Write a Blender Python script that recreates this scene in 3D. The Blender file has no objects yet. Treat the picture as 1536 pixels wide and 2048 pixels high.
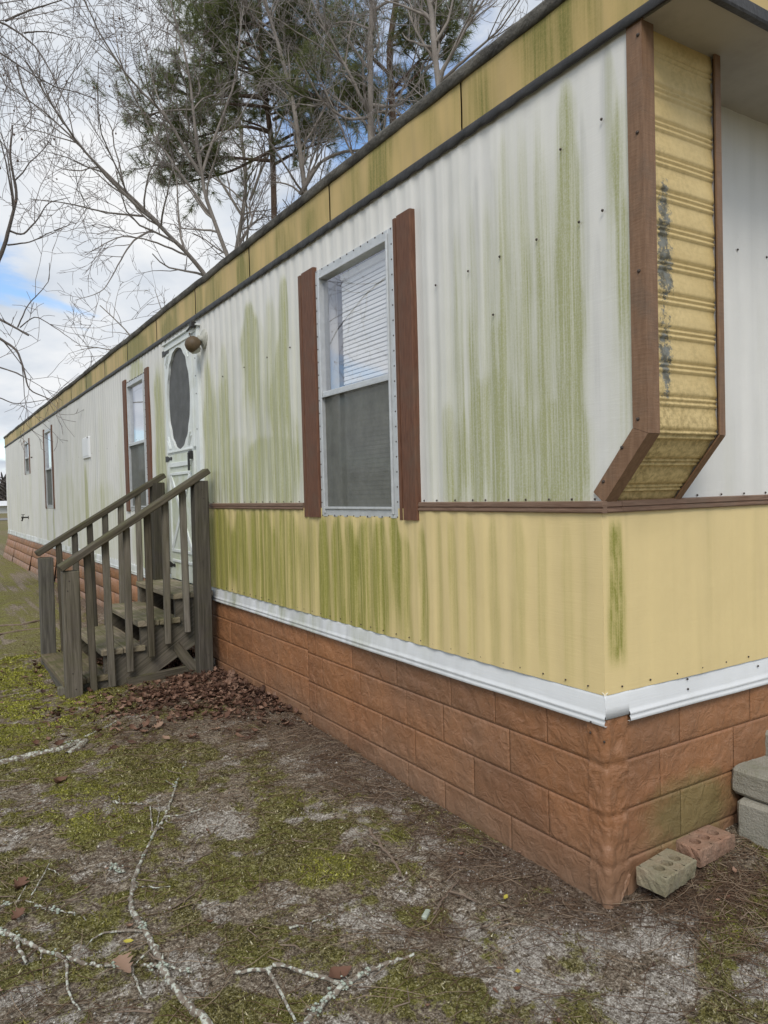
import bpy, math, random
import numpy as np
from mathutils import Matrix, Vector

random.seed(7)
rng = np.random.default_rng(7)
S = bpy.context.scene
COL = S.collection

# ------------------------------------------------------------------ camera
F_PX, YAW, PIT, ROL = 1489.8, 0.5567, -0.0256, -0.0259
CAM = np.array([-1.7297, -1.5481, 1.27])
_f = np.array([math.sin(YAW) * math.cos(PIT), math.cos(YAW) * math.cos(PIT), math.sin(PIT)])
_r = np.array([math.cos(YAW), -math.sin(YAW), 0.0])
_u = np.cross(_r, _f)
_R = math.cos(ROL) * _r + math.sin(ROL) * _u
_U = -math.sin(ROL) * _r + math.cos(ROL) * _u
cd = bpy.data.cameras.new('camera')
cam = bpy.data.objects.new('camera', cd)
COL.objects.link(cam)
cam.matrix_world = Matrix(((_R[0], _U[0], -_f[0], CAM[0]), (_R[1], _U[1], -_f[1], CAM[1]),
                           (_R[2], _U[2], -_f[2], CAM[2]), (0, 0, 0, 1)))
cd.sensor_fit = 'VERTICAL'
cd.sensor_height = 24.0
cd.lens = 24.0 * F_PX / 2048.0
cd.clip_start = 0.05
cd.clip_end = 3000
S.camera = cam
S.render.resolution_x, S.render.resolution_y = 768, 1024

# ------------------------------------------------------------------ world, sun, exposure
SUN_DIR = Vector((-0.50, -0.62, 0.80)).normalized()      # towards the sun
w = bpy.data.worlds.new('World')
S.world = w
w.use_nodes = True
nt = w.node_tree
nt.nodes.clear()


def N(tree, typ, **kw):
    n = tree.nodes.new(typ)
    for k, v in kw.items():
        if k.startswith('in_'):
            key = k[3:]
            n.inputs[int(key) if key.isdigit() else key.replace('_', ' ')].default_value = v
        else:
            setattr(n, k, v)
    return n


def L(tree, a, b):
    tree.links.new(a, b)


def ramp(tree, fac, stops, interp='LINEAR'):
    r = tree.nodes.new('ShaderNodeValToRGB')
    r.color_ramp.interpolation = interp
    e = r.color_ramp.elements
    while len(e) < len(stops):
        e.new(0.5)
    for i, (p, c) in enumerate(stops):
        e[i].position = p
        e[i].color = (c, c, c, 1) if isinstance(c, (int, float)) else (*c, 1)
    tree.links.new(fac, r.inputs[0])
    return r.outputs[0]


def math_node(tree, op, a, b=None, clamp=False):
    n = tree.nodes.new('ShaderNodeMath')
    n.operation = op
    n.use_clamp = clamp
    for i, v in enumerate((a, b)):
        if v is None:
            continue
        if isinstance(v, (int, float)):
            n.inputs[i].default_value = v
        else:
            tree.links.new(v, n.inputs[i])
    return n.outputs[0]


sky = N(nt, 'ShaderNodeTexSky', sky_type='NISHITA', sun_disc=False, sun_elevation=math.asin(SUN_DIR.z),
        sun_rotation=math.atan2(SUN_DIR.x, SUN_DIR.y), air_density=1.0, dust_density=0.3, ozone_density=3.0)
bg_sky = N(nt, 'ShaderNodeBackground', in_Strength=0.135)
L(nt, sky.outputs[0], bg_sky.inputs[0])
tc = N(nt, 'ShaderNodeTexCoord')
sep = N(nt, 'ShaderNodeSeparateXYZ')
L(nt, tc.outputs['Generated'], sep.inputs[0])
zz = math_node(nt, 'ADD', math_node(nt, 'MAXIMUM', sep.outputs[2], 0.0), 0.22)
comb = N(nt, 'ShaderNodeCombineXYZ')
L(nt, math_node(nt, 'DIVIDE', sep.outputs[0], zz), comb.inputs[0])
L(nt, math_node(nt, 'DIVIDE', sep.outputs[1], zz), comb.inputs[1])
comb.inputs[2].default_value = 162.78
n1 = N(nt, 'ShaderNodeTexNoise', in_Scale=1.35, in_Detail=9.0, in_Roughness=0.56, in_Distortion=0.35)
L(nt, comb.outputs[0], n1.inputs['Vector'])
n2 = N(nt, 'ShaderNodeTexNoise', in_Scale=2.3, in_Detail=7.0, in_Roughness=0.52, in_Distortion=0.2)
mp = N(nt, 'ShaderNodeMapping')
mp.inputs['Location'].default_value = (3.1, 1.7, 0)
L(nt, comb.outputs[0], mp.inputs[0])
L(nt, mp.outputs[0], n2.inputs['Vector'])
cover = ramp(nt, n1.outputs[0], [(0.372, 0.0), (0.488, 1.0)], 'EASE')
ccol = ramp(nt, n2.outputs[0], [(0.30, (0.56, 0.625, 0.715)), (0.48, (0.78, 0.825, 0.885)), (0.66, (0.97, 0.98, 0.99))])
bg_cl = N(nt, 'ShaderNodeBackground', in_Strength=0.70)
L(nt, ccol, bg_cl.inputs[0])
mixw = N(nt, 'ShaderNodeMixShader')
L(nt, cover, mixw.inputs[0])
L(nt, bg_sky.outputs[0], mixw.inputs[1])
L(nt, bg_cl.outputs[0], mixw.inputs[2])
wo = N(nt, 'ShaderNodeOutputWorld')
L(nt, mixw.outputs[0], wo.inputs[0])

sd = bpy.data.lights.new('sun', 'SUN')
sd.energy = 1.5
sd.angle = math.radians(24)
sd.color = (1.0, 0.94, 0.85)
sun = bpy.data.objects.new('sun', sd)
COL.objects.link(sun)
sun.rotation_euler = SUN_DIR.to_track_quat('Z', 'Y').to_euler()

vs = S.view_settings
vs.view_transform = 'Standard'
vs.look = 'None'
vs.exposure = 0.48
vs.gamma = 1.0
vs.use_curve_mapping = False


# ------------------------------------------------------------------ measuring helpers (pixel of the 1536x2048 photo -> place)
def ray(px, py):
    return _f + _R * (px - 768.0) / F_PX - _U * (py - 1024.0) / F_PX


def on_wall(px, py, X=0.0):
    d = ray(px, py)
    return CAM + d * ((X - CAM[0]) / d[0])


def on_front(px, py, Y=0.0):
    d = ray(px, py)
    return CAM + d * ((Y - CAM[1]) / d[1])


def at(px, py, dist):
    d = ray(px, py)
    return CAM + d * (dist / math.hypot(d[0], d[1]))


# ------------------------------------------------------------------ numeric noise
_H = rng.random((256, 256))


def vnoise(x, y):
    x = np.asarray(x, float)
    y = np.asarray(y, float)
    xi = np.floor(x).astype(int)
    yi = np.floor(y).astype(int)
    u = x - xi
    v = y - yi
    u = u * u * (3 - 2 * u)
    v = v * v * (3 - 2 * v)
    a = _H[xi & 255, yi & 255]
    b = _H[(xi + 1) & 255, yi & 255]
    c = _H[xi & 255, (yi + 1) & 255]
    d = _H[(xi + 1) & 255, (yi + 1) & 255]
    return (a * (1 - u) + b * u) * (1 - v) + (c * (1 - u) + d * u) * v


def fbm(x, y, o=4, g=0.5):
    s = 0
    a = 1
    t = 0
    for i in range(o):
        s = s + a * vnoise(np.asarray(x) * 2 ** i + 17.3 * i, np.asarray(y) * 2 ** i + 5.1 * i)
        t += a
        a *= g
    return s / t


def sst(a, b, x):
    t = np.clip((np.asarray(x, float) - a) / (b - a), 0, 1)
    return t * t * (3 - 2 * t)


# ------------------------------------------------------------------ mesh helpers
WLOC = {}


def link(o, parent=None):
    COL.objects.link(o)
    if parent is not None:
        o.parent = parent
        o.matrix_parent_inverse = Matrix.Translation(-Vector(WLOC.get(parent.name, (0, 0, 0))))
    return o


def tag(o, label=None, cat=None, group=None, kind=None):
    if label:
        o['label'] = label
    if cat:
        o['category'] = cat
    if group:
        o['group'] = group
    if kind:
        o['kind'] = kind
    return o


def empty(name, loc=(0, 0, 0)):
    o = bpy.data.objects.new(name, None)
    o.location = loc
    o.empty_display_size = 0.1
    COL.objects.link(o)
    WLOC[o.name] = tuple(loc)
    return o


def raw_mesh(name, V, Fs, mat, smooth=False, colors=None):
    """V (n,3); Fs list of int arrays (m,3) / (m,4)"""
    me = bpy.data.meshes.new(name)
    V = np.asarray(V, np.float32)
    Fs = [np.asarray(f, np.int32) for f in Fs if len(f)]
    nl = sum(f.size for f in Fs)
    npoly = sum(len(f) for f in Fs)
    me.vertices.add(len(V))
    me.vertices.foreach_set('co', V.ravel())
    me.loops.add(nl)
    me.loops.foreach_set('vertex_index', np.concatenate([f.ravel() for f in Fs]))
    me.polygons.add(npoly)
    st = []
    tot = []
    o = 0
    for f in Fs:
        k = f.shape[1]
        st.append(o + np.arange(len(f)) * k)
        tot.append(np.full(len(f), k))
        o += f.size
    me.polygons.foreach_set('loop_start', np.concatenate(st).astype(np.int32))
    me.polygons.foreach_set('loop_total', np.concatenate(tot).astype(np.int32))
    if smooth:
        me.polygons.foreach_set('use_smooth', np.ones(npoly, bool))
    if colors is not None:
        a = me.color_attributes.new('stain', 'FLOAT_COLOR', 'POINT')
        c = np.ones((len(V), 4), np.float32)
        c[:, :colors.shape[1]] = colors
        a.data.foreach_set('color', c.ravel())
    me.update(calc_edges=True)
    me.validate()
    if mat:
        me.materials.append(mat)
    return me


def make(name, me, parent=None):
    return link(bpy.data.objects.new(name, me), parent)


class MB:
    def __init__(self):
        self.V = []
        self.F = []

    def add(self, vs, fs):
        o = len(self.V)
        self.V += [tuple(v) for v in vs]
        self.F += [tuple(i + o for i in f) for f in fs]
        return self

    def box(self, x0, x1, y0, y1, z0, z1, bev=0.0):
        if bev <= 0:
            vs = [(x, y, z) for x in (x0, x1) for y in (y0, y1) for z in (z0, z1)]
            fs = [(0, 1, 3, 2), (4, 6, 7, 5), (0, 4, 5, 1), (2, 3, 7, 6), (0, 2, 6, 4), (1, 5, 7, 3)]
            return self.add(vs, fs)
        return self.obox((0.5 * (x0 + x1), 0.5 * (y0 + y1), 0.5 * (z0 + z1)), (1, 0, 0), (0, 1, 0), (0, 0, 1),
                         abs(x1 - x0), abs(y1 - y0), abs(z1 - z0), bev)

    def obox(self, c, ax, ay, az, lx, ly, lz, bev=0.004):
        """oriented box with chamfered edges"""
        c, ax, ay, az = (np.array(q, float) for q in (c, ax, ay, az))
        h = np.array([lx, ly, lz]) / 2
        b = min(bev, h.min() * 0.45)
        idx = {}
        vs = []
        for sx in (-1, 1):
            for sy in (-1, 1):
                for sz in (-1, 1):
                    for k in range(3):
                        p = np.array([sx, sy, sz]) * (h - b)
                        p[k] = (sx, sy, sz)[k] * h[k]
                        idx[(sx, sy, sz, k)] = len(vs)
                        vs.append(c + ax * p[0] + ay * p[1] + az * p[2])
        fs = []
        for s in (-1, 1):
            q = [(-1, -1), (1, -1), (1, 1), (-1, 1)]
            f = [idx[(s, a, d, 0)] for a, d in q]
            fs.append(f if s > 0 else f[::-1])
            f = [idx[(a, s, d, 1)] for a, d in q]
            fs.append(f[::-1] if s > 0 else f)
            f = [idx[(a, d, s, 2)] for a, d in q]
            fs.append(f if s > 0 else f[::-1])
        for a in (-1, 1):
            for d in (-1, 1):
                fs.append([idx[(-1, a, d, 1)], idx[(1, a, d, 1)], idx[(1, a, d, 2)], idx[(-1, a, d, 2)]])
                fs.append([idx[(a, -1, d, 0)], idx[(a, 1, d, 0)], idx[(a, 1, d, 2)], idx[(a, -1, d, 2)]])
                fs.append([idx[(a, d, -1, 0)], idx[(a, d, 1, 0)], idx[(a, d, 1, 1)], idx[(a, d, -1, 1)]])
                for e in (-1, 1):
                    fs.append([idx[(a, d, e, 0)], idx[(a, d, e, 1)], idx[(a, d, e, 2)]])
        return self.add(vs, fs)

    def bar(self, a, b, wdt, thk, up=(0, 0, 1), bev=0.004):
        a = np.array(a, float)
        b = np.array(b, float)
        t = b - a
        ln = np.linalg.norm(t)
        t /= ln
        s = np.cross(up, t)
        s /= np.linalg.norm(s)
        u = np.cross(t, s)
        return self.obox((a + b) / 2, t, s, u, ln, wdt, thk, bev)

    def extrude(self, prof, p0, p1, ax, ay, closed=True, caps=True):
        """profile [(u,v)] swept from p0 to p1; u along ax, v along ay"""
        p0, p1, ax, ay = (np.array(q, float) for q in (p0, p1, ax, ay))
        n = len(prof)
        vs = [p0 + ax * u + ay * v for u, v in prof] + [p1 + ax * u + ay * v for u, v in prof]
        fs = [(i, (i + 1) % n, (i + 1) % n + n, i + n) for i in range(n if closed else n - 1)]
        if caps and closed:
            fs += [tuple(range(n - 1, -1, -1)), tuple(range(n, 2 * n))]
        return self.add(vs, fs)

    def lathe(self, prof, c, axis, n=20, caps=True):
        """prof [(r,h)] about axis from c"""
        c = np.array(c, float)
        a = np.array(axis, float)
        a /= np.linalg.norm(a)
        s = np.cross(a, (0.3, 0.2, 0.93))
        s /= np.linalg.norm(s)
        t = np.cross(a, s)
        vs = []
        for r, h in prof:
            for k in range(n):
                th = 2 * math.pi * k / n
                vs.append(c + a * h + (s * math.cos(th) + t * math.sin(th)) * r)
        fs = []
        for i in range(len(prof) - 1):
            for k in range(n):
                fs.append((i * n + k, i * n + (k + 1) % n, (i + 1) * n + (k + 1) % n, (i + 1) * n + k))
        if caps:
            fs.append(tuple(range(n - 1, -1, -1)))
            fs.append(tuple((len(prof) - 1) * n + k for k in range(n)))
        return self.add(vs, fs)

    def build(self, name, mat, parent=None, smooth=False):
        me = bpy.data.meshes.new(name)
        me.from_pydata([tuple(map(float, v)) for v in self.V], [], [tuple(f) for f in self.F])
        me.update()
        if smooth:
            me.polygons.foreach_set('use_smooth', np.ones(len(me.polygons), bool))
        if mat:
            me.materials.append(mat)
        import bmesh
        bm = bmesh.new()
        bm.from_mesh(me)
        bmesh.ops.recalc_face_normals(bm, faces=bm.faces)
        bm.to_mesh(me)
        bm.free()
        return make(name, me, parent)


def tubes(chains, nside):
    """chains: list of (P (n,3), R (n,)). returns V, quads"""
    groups = {}
    for P, R in chains:
        groups.setdefault(len(P), []).append((P, R))
    Vs = []
    Fs = []
    off = 0
    th = 2 * np.pi * np.arange(nside) / nside
    for n, lst in groups.items():
        P = np.array([c[0] for c in lst], float)
        R = np.array([c[1] for c in lst], float)
        T = np.gradient(P, axis=1)
        T /= np.linalg.norm(T, axis=2, keepdims=True) + 1e-9
        ref = np.zeros_like(T)
        ref[:, :, 0] = 0.31
        ref[:, :, 1] = -0.55
        ref[:, :, 2] = 0.12
        flat = np.abs((T * ref).sum(2)) > 0.6
        ref[flat] = (0.5, 0.4, 0.3)
        A = np.cross(T, ref)
        A /= np.linalg.norm(A, axis=2, keepdims=True) + 1e-9
        B = np.cross(T, A)
        ring = P[:, :, None, :] + R[:, :, None, None] * (A[:, :, None, :] * np.cos(th)[None, None, :, None] +
                                                         B[:, :, None, :] * np.sin(th)[None, None, :, None])
        b = len(lst)
        Vs.append(ring.reshape(-1, 3))
        i = np.arange(n - 1)[:, None] * nside
        k = np.arange(nside)[None, :]
        q = np.stack([i + k, i + (k + 1) % nside, i + nside + (k + 1) % nside, i + nside + k], -1).reshape(-1, 4)
        q = q[None] + (np.arange(b) * n * nside)[:, None, None]
        Fs.append(q.reshape(-1, 4) + off)
        off += b * n * nside
    return np.concatenate(Vs), np.concatenate(Fs)


# ------------------------------------------------------------------ materials
def new_mat(name):
    m = bpy.data.materials.new(name)
    m.use_nodes = True
    t = m.node_tree
    b = t.nodes['Principled BSDF']
    return m, t, b


def tex_noise(t, scale, detail=4, rough=0.55, vec=None, stretch=None, dist=0.0, obj=False):
    n = N(t, 'ShaderNodeTexNoise', in_Scale=scale, in_Detail=float(detail), in_Roughness=rough, in_Distortion=dist)
    if vec is None:
        if obj:
            vec = N(t, 'ShaderNodeTexCoord').outputs['Object']
        else:
            vec = N(t, 'ShaderNodeNewGeometry').outputs['Position']
    if stretch:
        mpn = N(t, 'ShaderNodeMapping')
        mpn.inputs['Scale'].default_value = stretch
        L(t, vec, mpn.inputs[0])
        vec = mpn.outputs[0]
    L(t, vec, n.inputs['Vector'])
    return n.outputs[0]


def mixc(t, fac, a, b):
    n = N(t, 'ShaderNodeMix', data_type='RGBA')
    for v, k in ((fac, 0), (a, 6), (b, 7)):
        if isinstance(v, (int, float)):
            n.inputs[k].default_value = v
        elif isinstance(v, tuple):
            n.inputs[k].default_value = (*v, 1)
        else:
            L(t, v, n.inputs[k])
    return n.outputs[2]


def bump(t, b, h, strength, dist=0.01, prev=None):
    n = N(t, 'ShaderNodeBump', in_Strength=strength, in_Distance=dist)
    L(t, h, n.inputs['Height'])
    if prev is not None:
        L(t, prev, n.inputs['Normal'])
    if b is not None:
        L(t, n.outputs[0], b.inputs['Normal'])
    return n.outputs[0]


def stain_attr(t):
    a = N(t, 'ShaderNodeAttribute', attribute_name='stain')
    s = N(t, 'ShaderNodeSeparateColor')
    L(t, a.outputs['Color'], s.inputs[0])
    return s.outputs[0], s.outputs[1], s.outputs[2]


def siding_mat(name, base, base2, algae, algae_dark, grime, rough=0.5):
    m, t, b = new_mat(name)
    al, gr, mo = stain_attr(t)
    big = tex_noise(t, 2.1, 3)
    c = mixc(t, ramp(t, big, [(0.35, 0.0), (0.7, 1.0)]), base, base2)
    fine = tex_noise(t, 160, 3, 0.7)
    streak = tex_noise(t, 1.0, 6, 0.7, stretch=(95, 95, 1.6))
    al2 = math_node(t, 'MULTIPLY', al, ramp(t, streak, [(0.30, 0.52), (0.68, 1.25)]), True)
    al3 = math_node(t, 'MULTIPLY', al2, ramp(t, fine, [(0.30, 0.72), (0.62, 1.1)]), True)
    ac = mixc(t, al2, algae, algae_dark)
    c = mixc(t, math_node(t, 'MULTIPLY', gr, ramp(t, streak, [(0.3, 0.5), (0.7, 1.0)]), True), c, grime)
    c = mixc(t, al3, c, ac)
    spots = tex_noise(t, 420, 2, 0.5)
    c = mixc(t, math_node(t, 'MULTIPLY', ramp(t, spots, [(0.66, 0.0), (0.74, 1.0)]), math_node(t, 'ADD', math_node(t, 'MULTIPLY', al, 0.35), 0.05)), c, (0.09, 0.09, 0.06))
    L(t, c, b.inputs['Base Color'])
    b.inputs['Roughness'].default_value = rough
    b.inputs['Specular IOR Level'].default_value = 0.35
    grain = tex_noise(t, 1.0, 4, 0.6, stretch=(9, 9, 150), dist=0.6)
    n_ = bump(t, None, grain, 0.15, 0.004)
    dent = tex_noise(t, 5.5, 2)
    bump(t, b, dent, 0.16, 0.02, n_)
    return m


M = {}
M['white_siding'] = siding_mat('white_siding', (0.75, 0.745, 0.715), (0.70, 0.695, 0.665), (0.575, 0.585, 0.425), (0.36, 0.37, 0.185), (0.43, 0.435, 0.425))
M['yellow_siding'] = siding_mat('yellow_siding', (0.75, 0.60, 0.30), (0.72, 0.575, 0.29), (0.46, 0.405, 0.13), (0.25, 0.25, 0.045), (0.45, 0.36, 0.20))
M['yellow_fascia'] = siding_mat('yellow_fascia', (0.57, 0.42, 0.175), (0.50, 0.365, 0.15), (0.34, 0.28, 0.085), (0.20, 0.185, 0.04), (0.32, 0.25, 0.12), 0.55)
M['white_trim'] = siding_mat('white_trim', (0.76, 0.78, 0.80), (0.70, 0.72, 0.74), (0.50, 0.52, 0.42), (0.30, 0.32, 0.20), (0.36, 0.37, 0.36), 0.5)


def simple(name, col, col2=None, rough=0.6, nscale=14, stretch=None, bstr=0.2, bdist=0.004, bscale=90, bstretch=None, metal=0.0, spec=0.4, dirt=None, obj=False):
    m, t, b = new_mat(name)
    c = mixc(t, ramp(t, tex_noise(t, nscale, 5, 0.6, stretch=stretch, obj=obj), [(0.32, 0.0), (0.68, 1.0)]), col, col2 or col)
    if dirt:
        c = mixc(t, ramp(t, tex_noise(t, 6, 6, 0.7, obj=obj), [(0.48, 0.0), (0.72, 0.75)]), c, dirt)
    L(t, c, b.inputs['Base Color'])
    b.inputs['Roughness'].default_value = rough
    b.inputs['Metallic'].default_value = metal
    b.inputs['Specular IOR Level'].default_value = spec
    if bstr:
        bump(t, b, tex_noise(t, bscale, 4, 0.6, stretch=bstretch, obj=obj), bstr, bdist)
    return m


M['brown_trim'] = simple('brown_trim', (0.175, 0.096, 0.053), (0.245, 0.145, 0.085), 0.6, 3, (30, 30, 4), 0.35, 0.004, 1, (25, 25, 160), dirt=(0.14, 0.10, 0.07))
M['brown_rail'] = simple('brown_rail', (0.145, 0.085, 0.055), (0.235, 0.15, 0.105), 0.6, 3, (4, 4, 60), 0.4, 0.004, 1, (14, 14, 170), dirt=(0.19, 0.14, 0.10))
M['shutter'] = simple('shutter_brown', (0.095, 0.038, 0.020), (0.17, 0.077, 0.043), 0.65, 3, (40, 40, 5), 0.5, 0.004, 1, (130, 130, 14), dirt=(0.115, 0.075, 0.05))
M['black_drip'] = simple('black_drip', (0.022, 0.022, 0.024), (0.05, 0.048, 0.048), 0.5, 9, None, 0.5, 0.01, 24)
M['gutter'] = simple('weathered_gutter', (0.05, 0.047, 0.042), (0.17, 0.16, 0.14), 0.9, 22, (1, .35, 1), 0.8, 0.012, 60, dirt=(0.026, 0.024, 0.022))
M['soffit'] = simple('soffit_paint', (0.50, 0.47, 0.42), (0.40, 0.375, 0.33), 0.8, 2.2, None, 0.2, 0.006, 9, dirt=(0.33, 0.30, 0.26))
M['roof'] = simple('roof_metal', (0.33, 0.33, 0.32), (0.20, 0.20, 0.19), 0.6, 2, None, 0.2)
M['aluminium'] = simple('window_aluminium', (0.60, 0.62, 0.63), (0.50, 0.52, 0.53), 0.42, 30, None, 0.1, metal=0.35)
M['door_white'] = simple('door_white', (0.72, 0.76, 0.76), (0.65, 0.69, 0.68), 0.45, 4, None, 0.08, dirt=(0.58, 0.61, 0.55))
M['door_green'] = simple('door_lower', (0.66, 0.70, 0.66), (0.50, 0.54, 0.40), 0.5, 3, None, 0.08, dirt=(0.42, 0.46, 0.25))
M['black_metal'] = simple('black_metal', (0.018, 0.018, 0.018), (0.03, 0.028, 0.026), 0.5, 30, None, 0.2)
M['screw'] = simple('screw_rust', (0.035, 0.028, 0.024), (0.07, 0.05, 0.04), 0.6, 60, None, 0.0)
M['blind'] = simple('blind_slat', (0.86, 0.86, 0.85), (0.83, 0.83, 0.82), 0.5, 10, None, 0.0)
M['dark_room'] = simple('dark_interior', (0.09, 0.085, 0.075), (0.06, 0.055, 0.05), 0.9, 3, None, 0.0)
M['lamp_brown'] = simple('lamp_brown', (0.075, 0.05, 0.026), (0.12, 0.085, 0.045), 0.55, 30, None, 0.3)
M['lamp_white'] = simple('lamp_white', (0.50, 0.50, 0.45), (0.30, 0.30, 0.25), 0.4, 25, None, 0.3)
M['concrete'] = simple('concrete', (0.35, 0.335, 0.29), (0.25, 0.245, 0.20), 0.95, 7, None, 0.9, 0.006, 140, dirt=(0.16, 0.17, 0.10))
M['brick_moss'] = simple('brick_mossy', (0.30, 0.235, 0.16), (0.27, 0.25, 0.175), 0.95, 16, None, 0.9, 0.006, 110, dirt=(0.17, 0.165, 0.09))
M['brick_red'] = simple('brick_red', (0.30, 0.17, 0.115), (0.36, 0.23, 0.165), 0.95, 18, None, 0.9, 0.006, 110, dirt=(0.15, 0.12, 0.085))
M['bark_grey'] = simple('bark_grey', (0.17, 0.148, 0.13), (0.31, 0.28, 0.255), 0.95, 6, (1, 1, 0.3), 0.6, 0.02, 30)
M['bark_dark'] = simple('bark_dark', (0.085, 0.072, 0.064), (0.15, 0.13, 0.118), 0.95, 6, (1, 1, 0.3), 0.6, 0.02, 30)
M['bark_pine'] = simple('bark_pine', (0.085, 0.055, 0.042), (0.16, 0.115, 0.09), 0.95, 5, (1, 1, 0.35), 0.9, 0.04, 14)
M['twig_grey'] = simple('twig_grey', (0.20, 0.18, 0.17), (0.36, 0.33, 0.32), 0.9, 2.0, None, 0.0)
M['twig_dark'] = simple('twig_dark', (0.155, 0.13, 0.122), (0.25, 0.22, 0.21), 0.9, 2.0, None, 0.0)
M['bud'] = simple('bud_brown', (0.09, 0.06, 0.045), (0.13, 0.08, 0.06), 0.9, 20, None, 0.0)
M['road'] = simple('asphalt', (0.17, 0.165, 0.16), (0.22, 0.215, 0.21), 0.95, 0.7, None, 0.2)
M['far_wood'] = simple('far_wood', (0.085, 0.075, 0.07), (0.13, 0.115, 0.105), 1.0, 0.3, None, 0.0)
M['house_wall'] = simple('house_wall', (0.62, 0.62, 0.60), (0.5, 0.5, 0.48), 0.8, 1, None, 0.0)
M['house_roof'] = simple('house_roof', (0.70, 0.71, 0.72), (0.6, 0.6, 0.6), 0.6, 1, None, 0.0)


def needle_mat(name, c1, c2, c3, trans=0.0):
    m, t, b = new_mat(name)
    r = N(t, 'ShaderNodeNewGeometry')
    c = ramp(t, r.outputs['Random Per Island'], [(0.0, c1), (0.55, c2), (1.0, c3)])
    L(t, c, b.inputs['Base Color'])
    b.inputs['Roughness'].default_value = 0.7
    b.inputs['Specular IOR Level'].default_value = 0.25
    if trans:
        tl = N(t, 'ShaderNodeBsdfTranslucent')
        L(t, c, tl.inputs[0])
        mx = N(t, 'ShaderNodeMixShader', in_0=trans)
        L(t, b.outputs[0], mx.inputs[1])
        L(t, tl.outputs[0], mx.inputs[2])
        L(t, mx.outputs[0], t.nodes['Material Output'].inputs[0])
    return m


M['needles'] = needle_mat('pine_needles', (0.11, 0.135, 0.055), (0.18, 0.21, 0.085), (0.30, 0.31, 0.14), 0.45)
M['straw'] = needle_mat('pine_straw', (0.075, 0.042, 0.026), (0.15, 0.095, 0.06), (0.33, 0.255, 0.18))
M['leaf_litter'] = needle_mat('leaf_litter', (0.05, 0.026, 0.018), (0.13, 0.067, 0.044), (0.27, 0.17, 0.12))
M['leaf_tan'] = needle_mat('leaf_tan', (0.20, 0.125, 0.085), (0.26, 0.17, 0.12), (0.32, 0.21, 0.15))
M['leaf_yellow'] = needle_mat('leaf_yellow', (0.36, 0.31, 0.045), (0.40, 0.35, 0.06), (0.42, 0.37, 0.07))
M['grain'] = needle_mat('sand_grain', (0.22, 0.19, 0.165), (0.42, 0.39, 0.35), (0.68, 0.66, 0.62))


def moss_mat():
    m, t, b = new_mat('moss')
    al, gr, mo = stain_attr(t)
    r = N(t, 'ShaderNodeNewGeometry')
    c = ramp(t, r.outputs['Random Per Island'], [(0.0, (0.03, 0.024, 0.010)), (0.4, (0.085, 0.074, 0.022)), (0.8, (0.165, 0.145, 0.05)), (0.93, (0.28, 0.25, 0.13)), (1.0, (0.55, 0.51, 0.36))])
    c2 = ramp(t, r.outputs['Random Per Island'], [(0.0, (0.09, 0.095, 0.014)), (0.5, (0.25, 0.255, 0.032)), (0.9, (0.42, 0.41, 0.075)), (1.0, (0.50, 0.47, 0.20))])
    L(t, mixc(t, al, c, c2), b.inputs['Base Color'])
    b.inputs['Roughness'].default_value = 0.85
    b.inputs['Specular IOR Level'].default_value = 0.15
    return m


M['moss'] = moss_mat()


def branch_mat():
    m, t, b = new_mat('fallen_branch')
    n = tex_noise(t, 45, 5, 0.6)
    c = mixc(t, ramp(t, n, [(0.35, 0.0), (0.65, 1.0)]), (0.24, 0.205, 0.165), (0.14, 0.11, 0.085))
    li = tex_noise(t, 75, 4, 0.6)
    c = mixc(t, ramp(t, li, [(0.50, 0.0), (0.58, 0.9)]), c, (0.52, 0.55, 0.48))
    L(t, c, b.inputs['Base Color'])
    b.inputs['Roughness'].default_value = 0.9
    bump(t, b, li, 0.6, 0.004)
    return m


M['branch'] = branch_mat()
M['twig_tan'] = simple('twig_tan', (0.23, 0.18, 0.135), (0.14, 0.10, 0.075), 0.9, 40, None, 0.2)
M['lichen'] = simple('lichen', (0.44, 0.49, 0.42), (0.33, 0.38, 0.31), 0.95, 60, None, 0.8, 0.004, 200)


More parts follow.
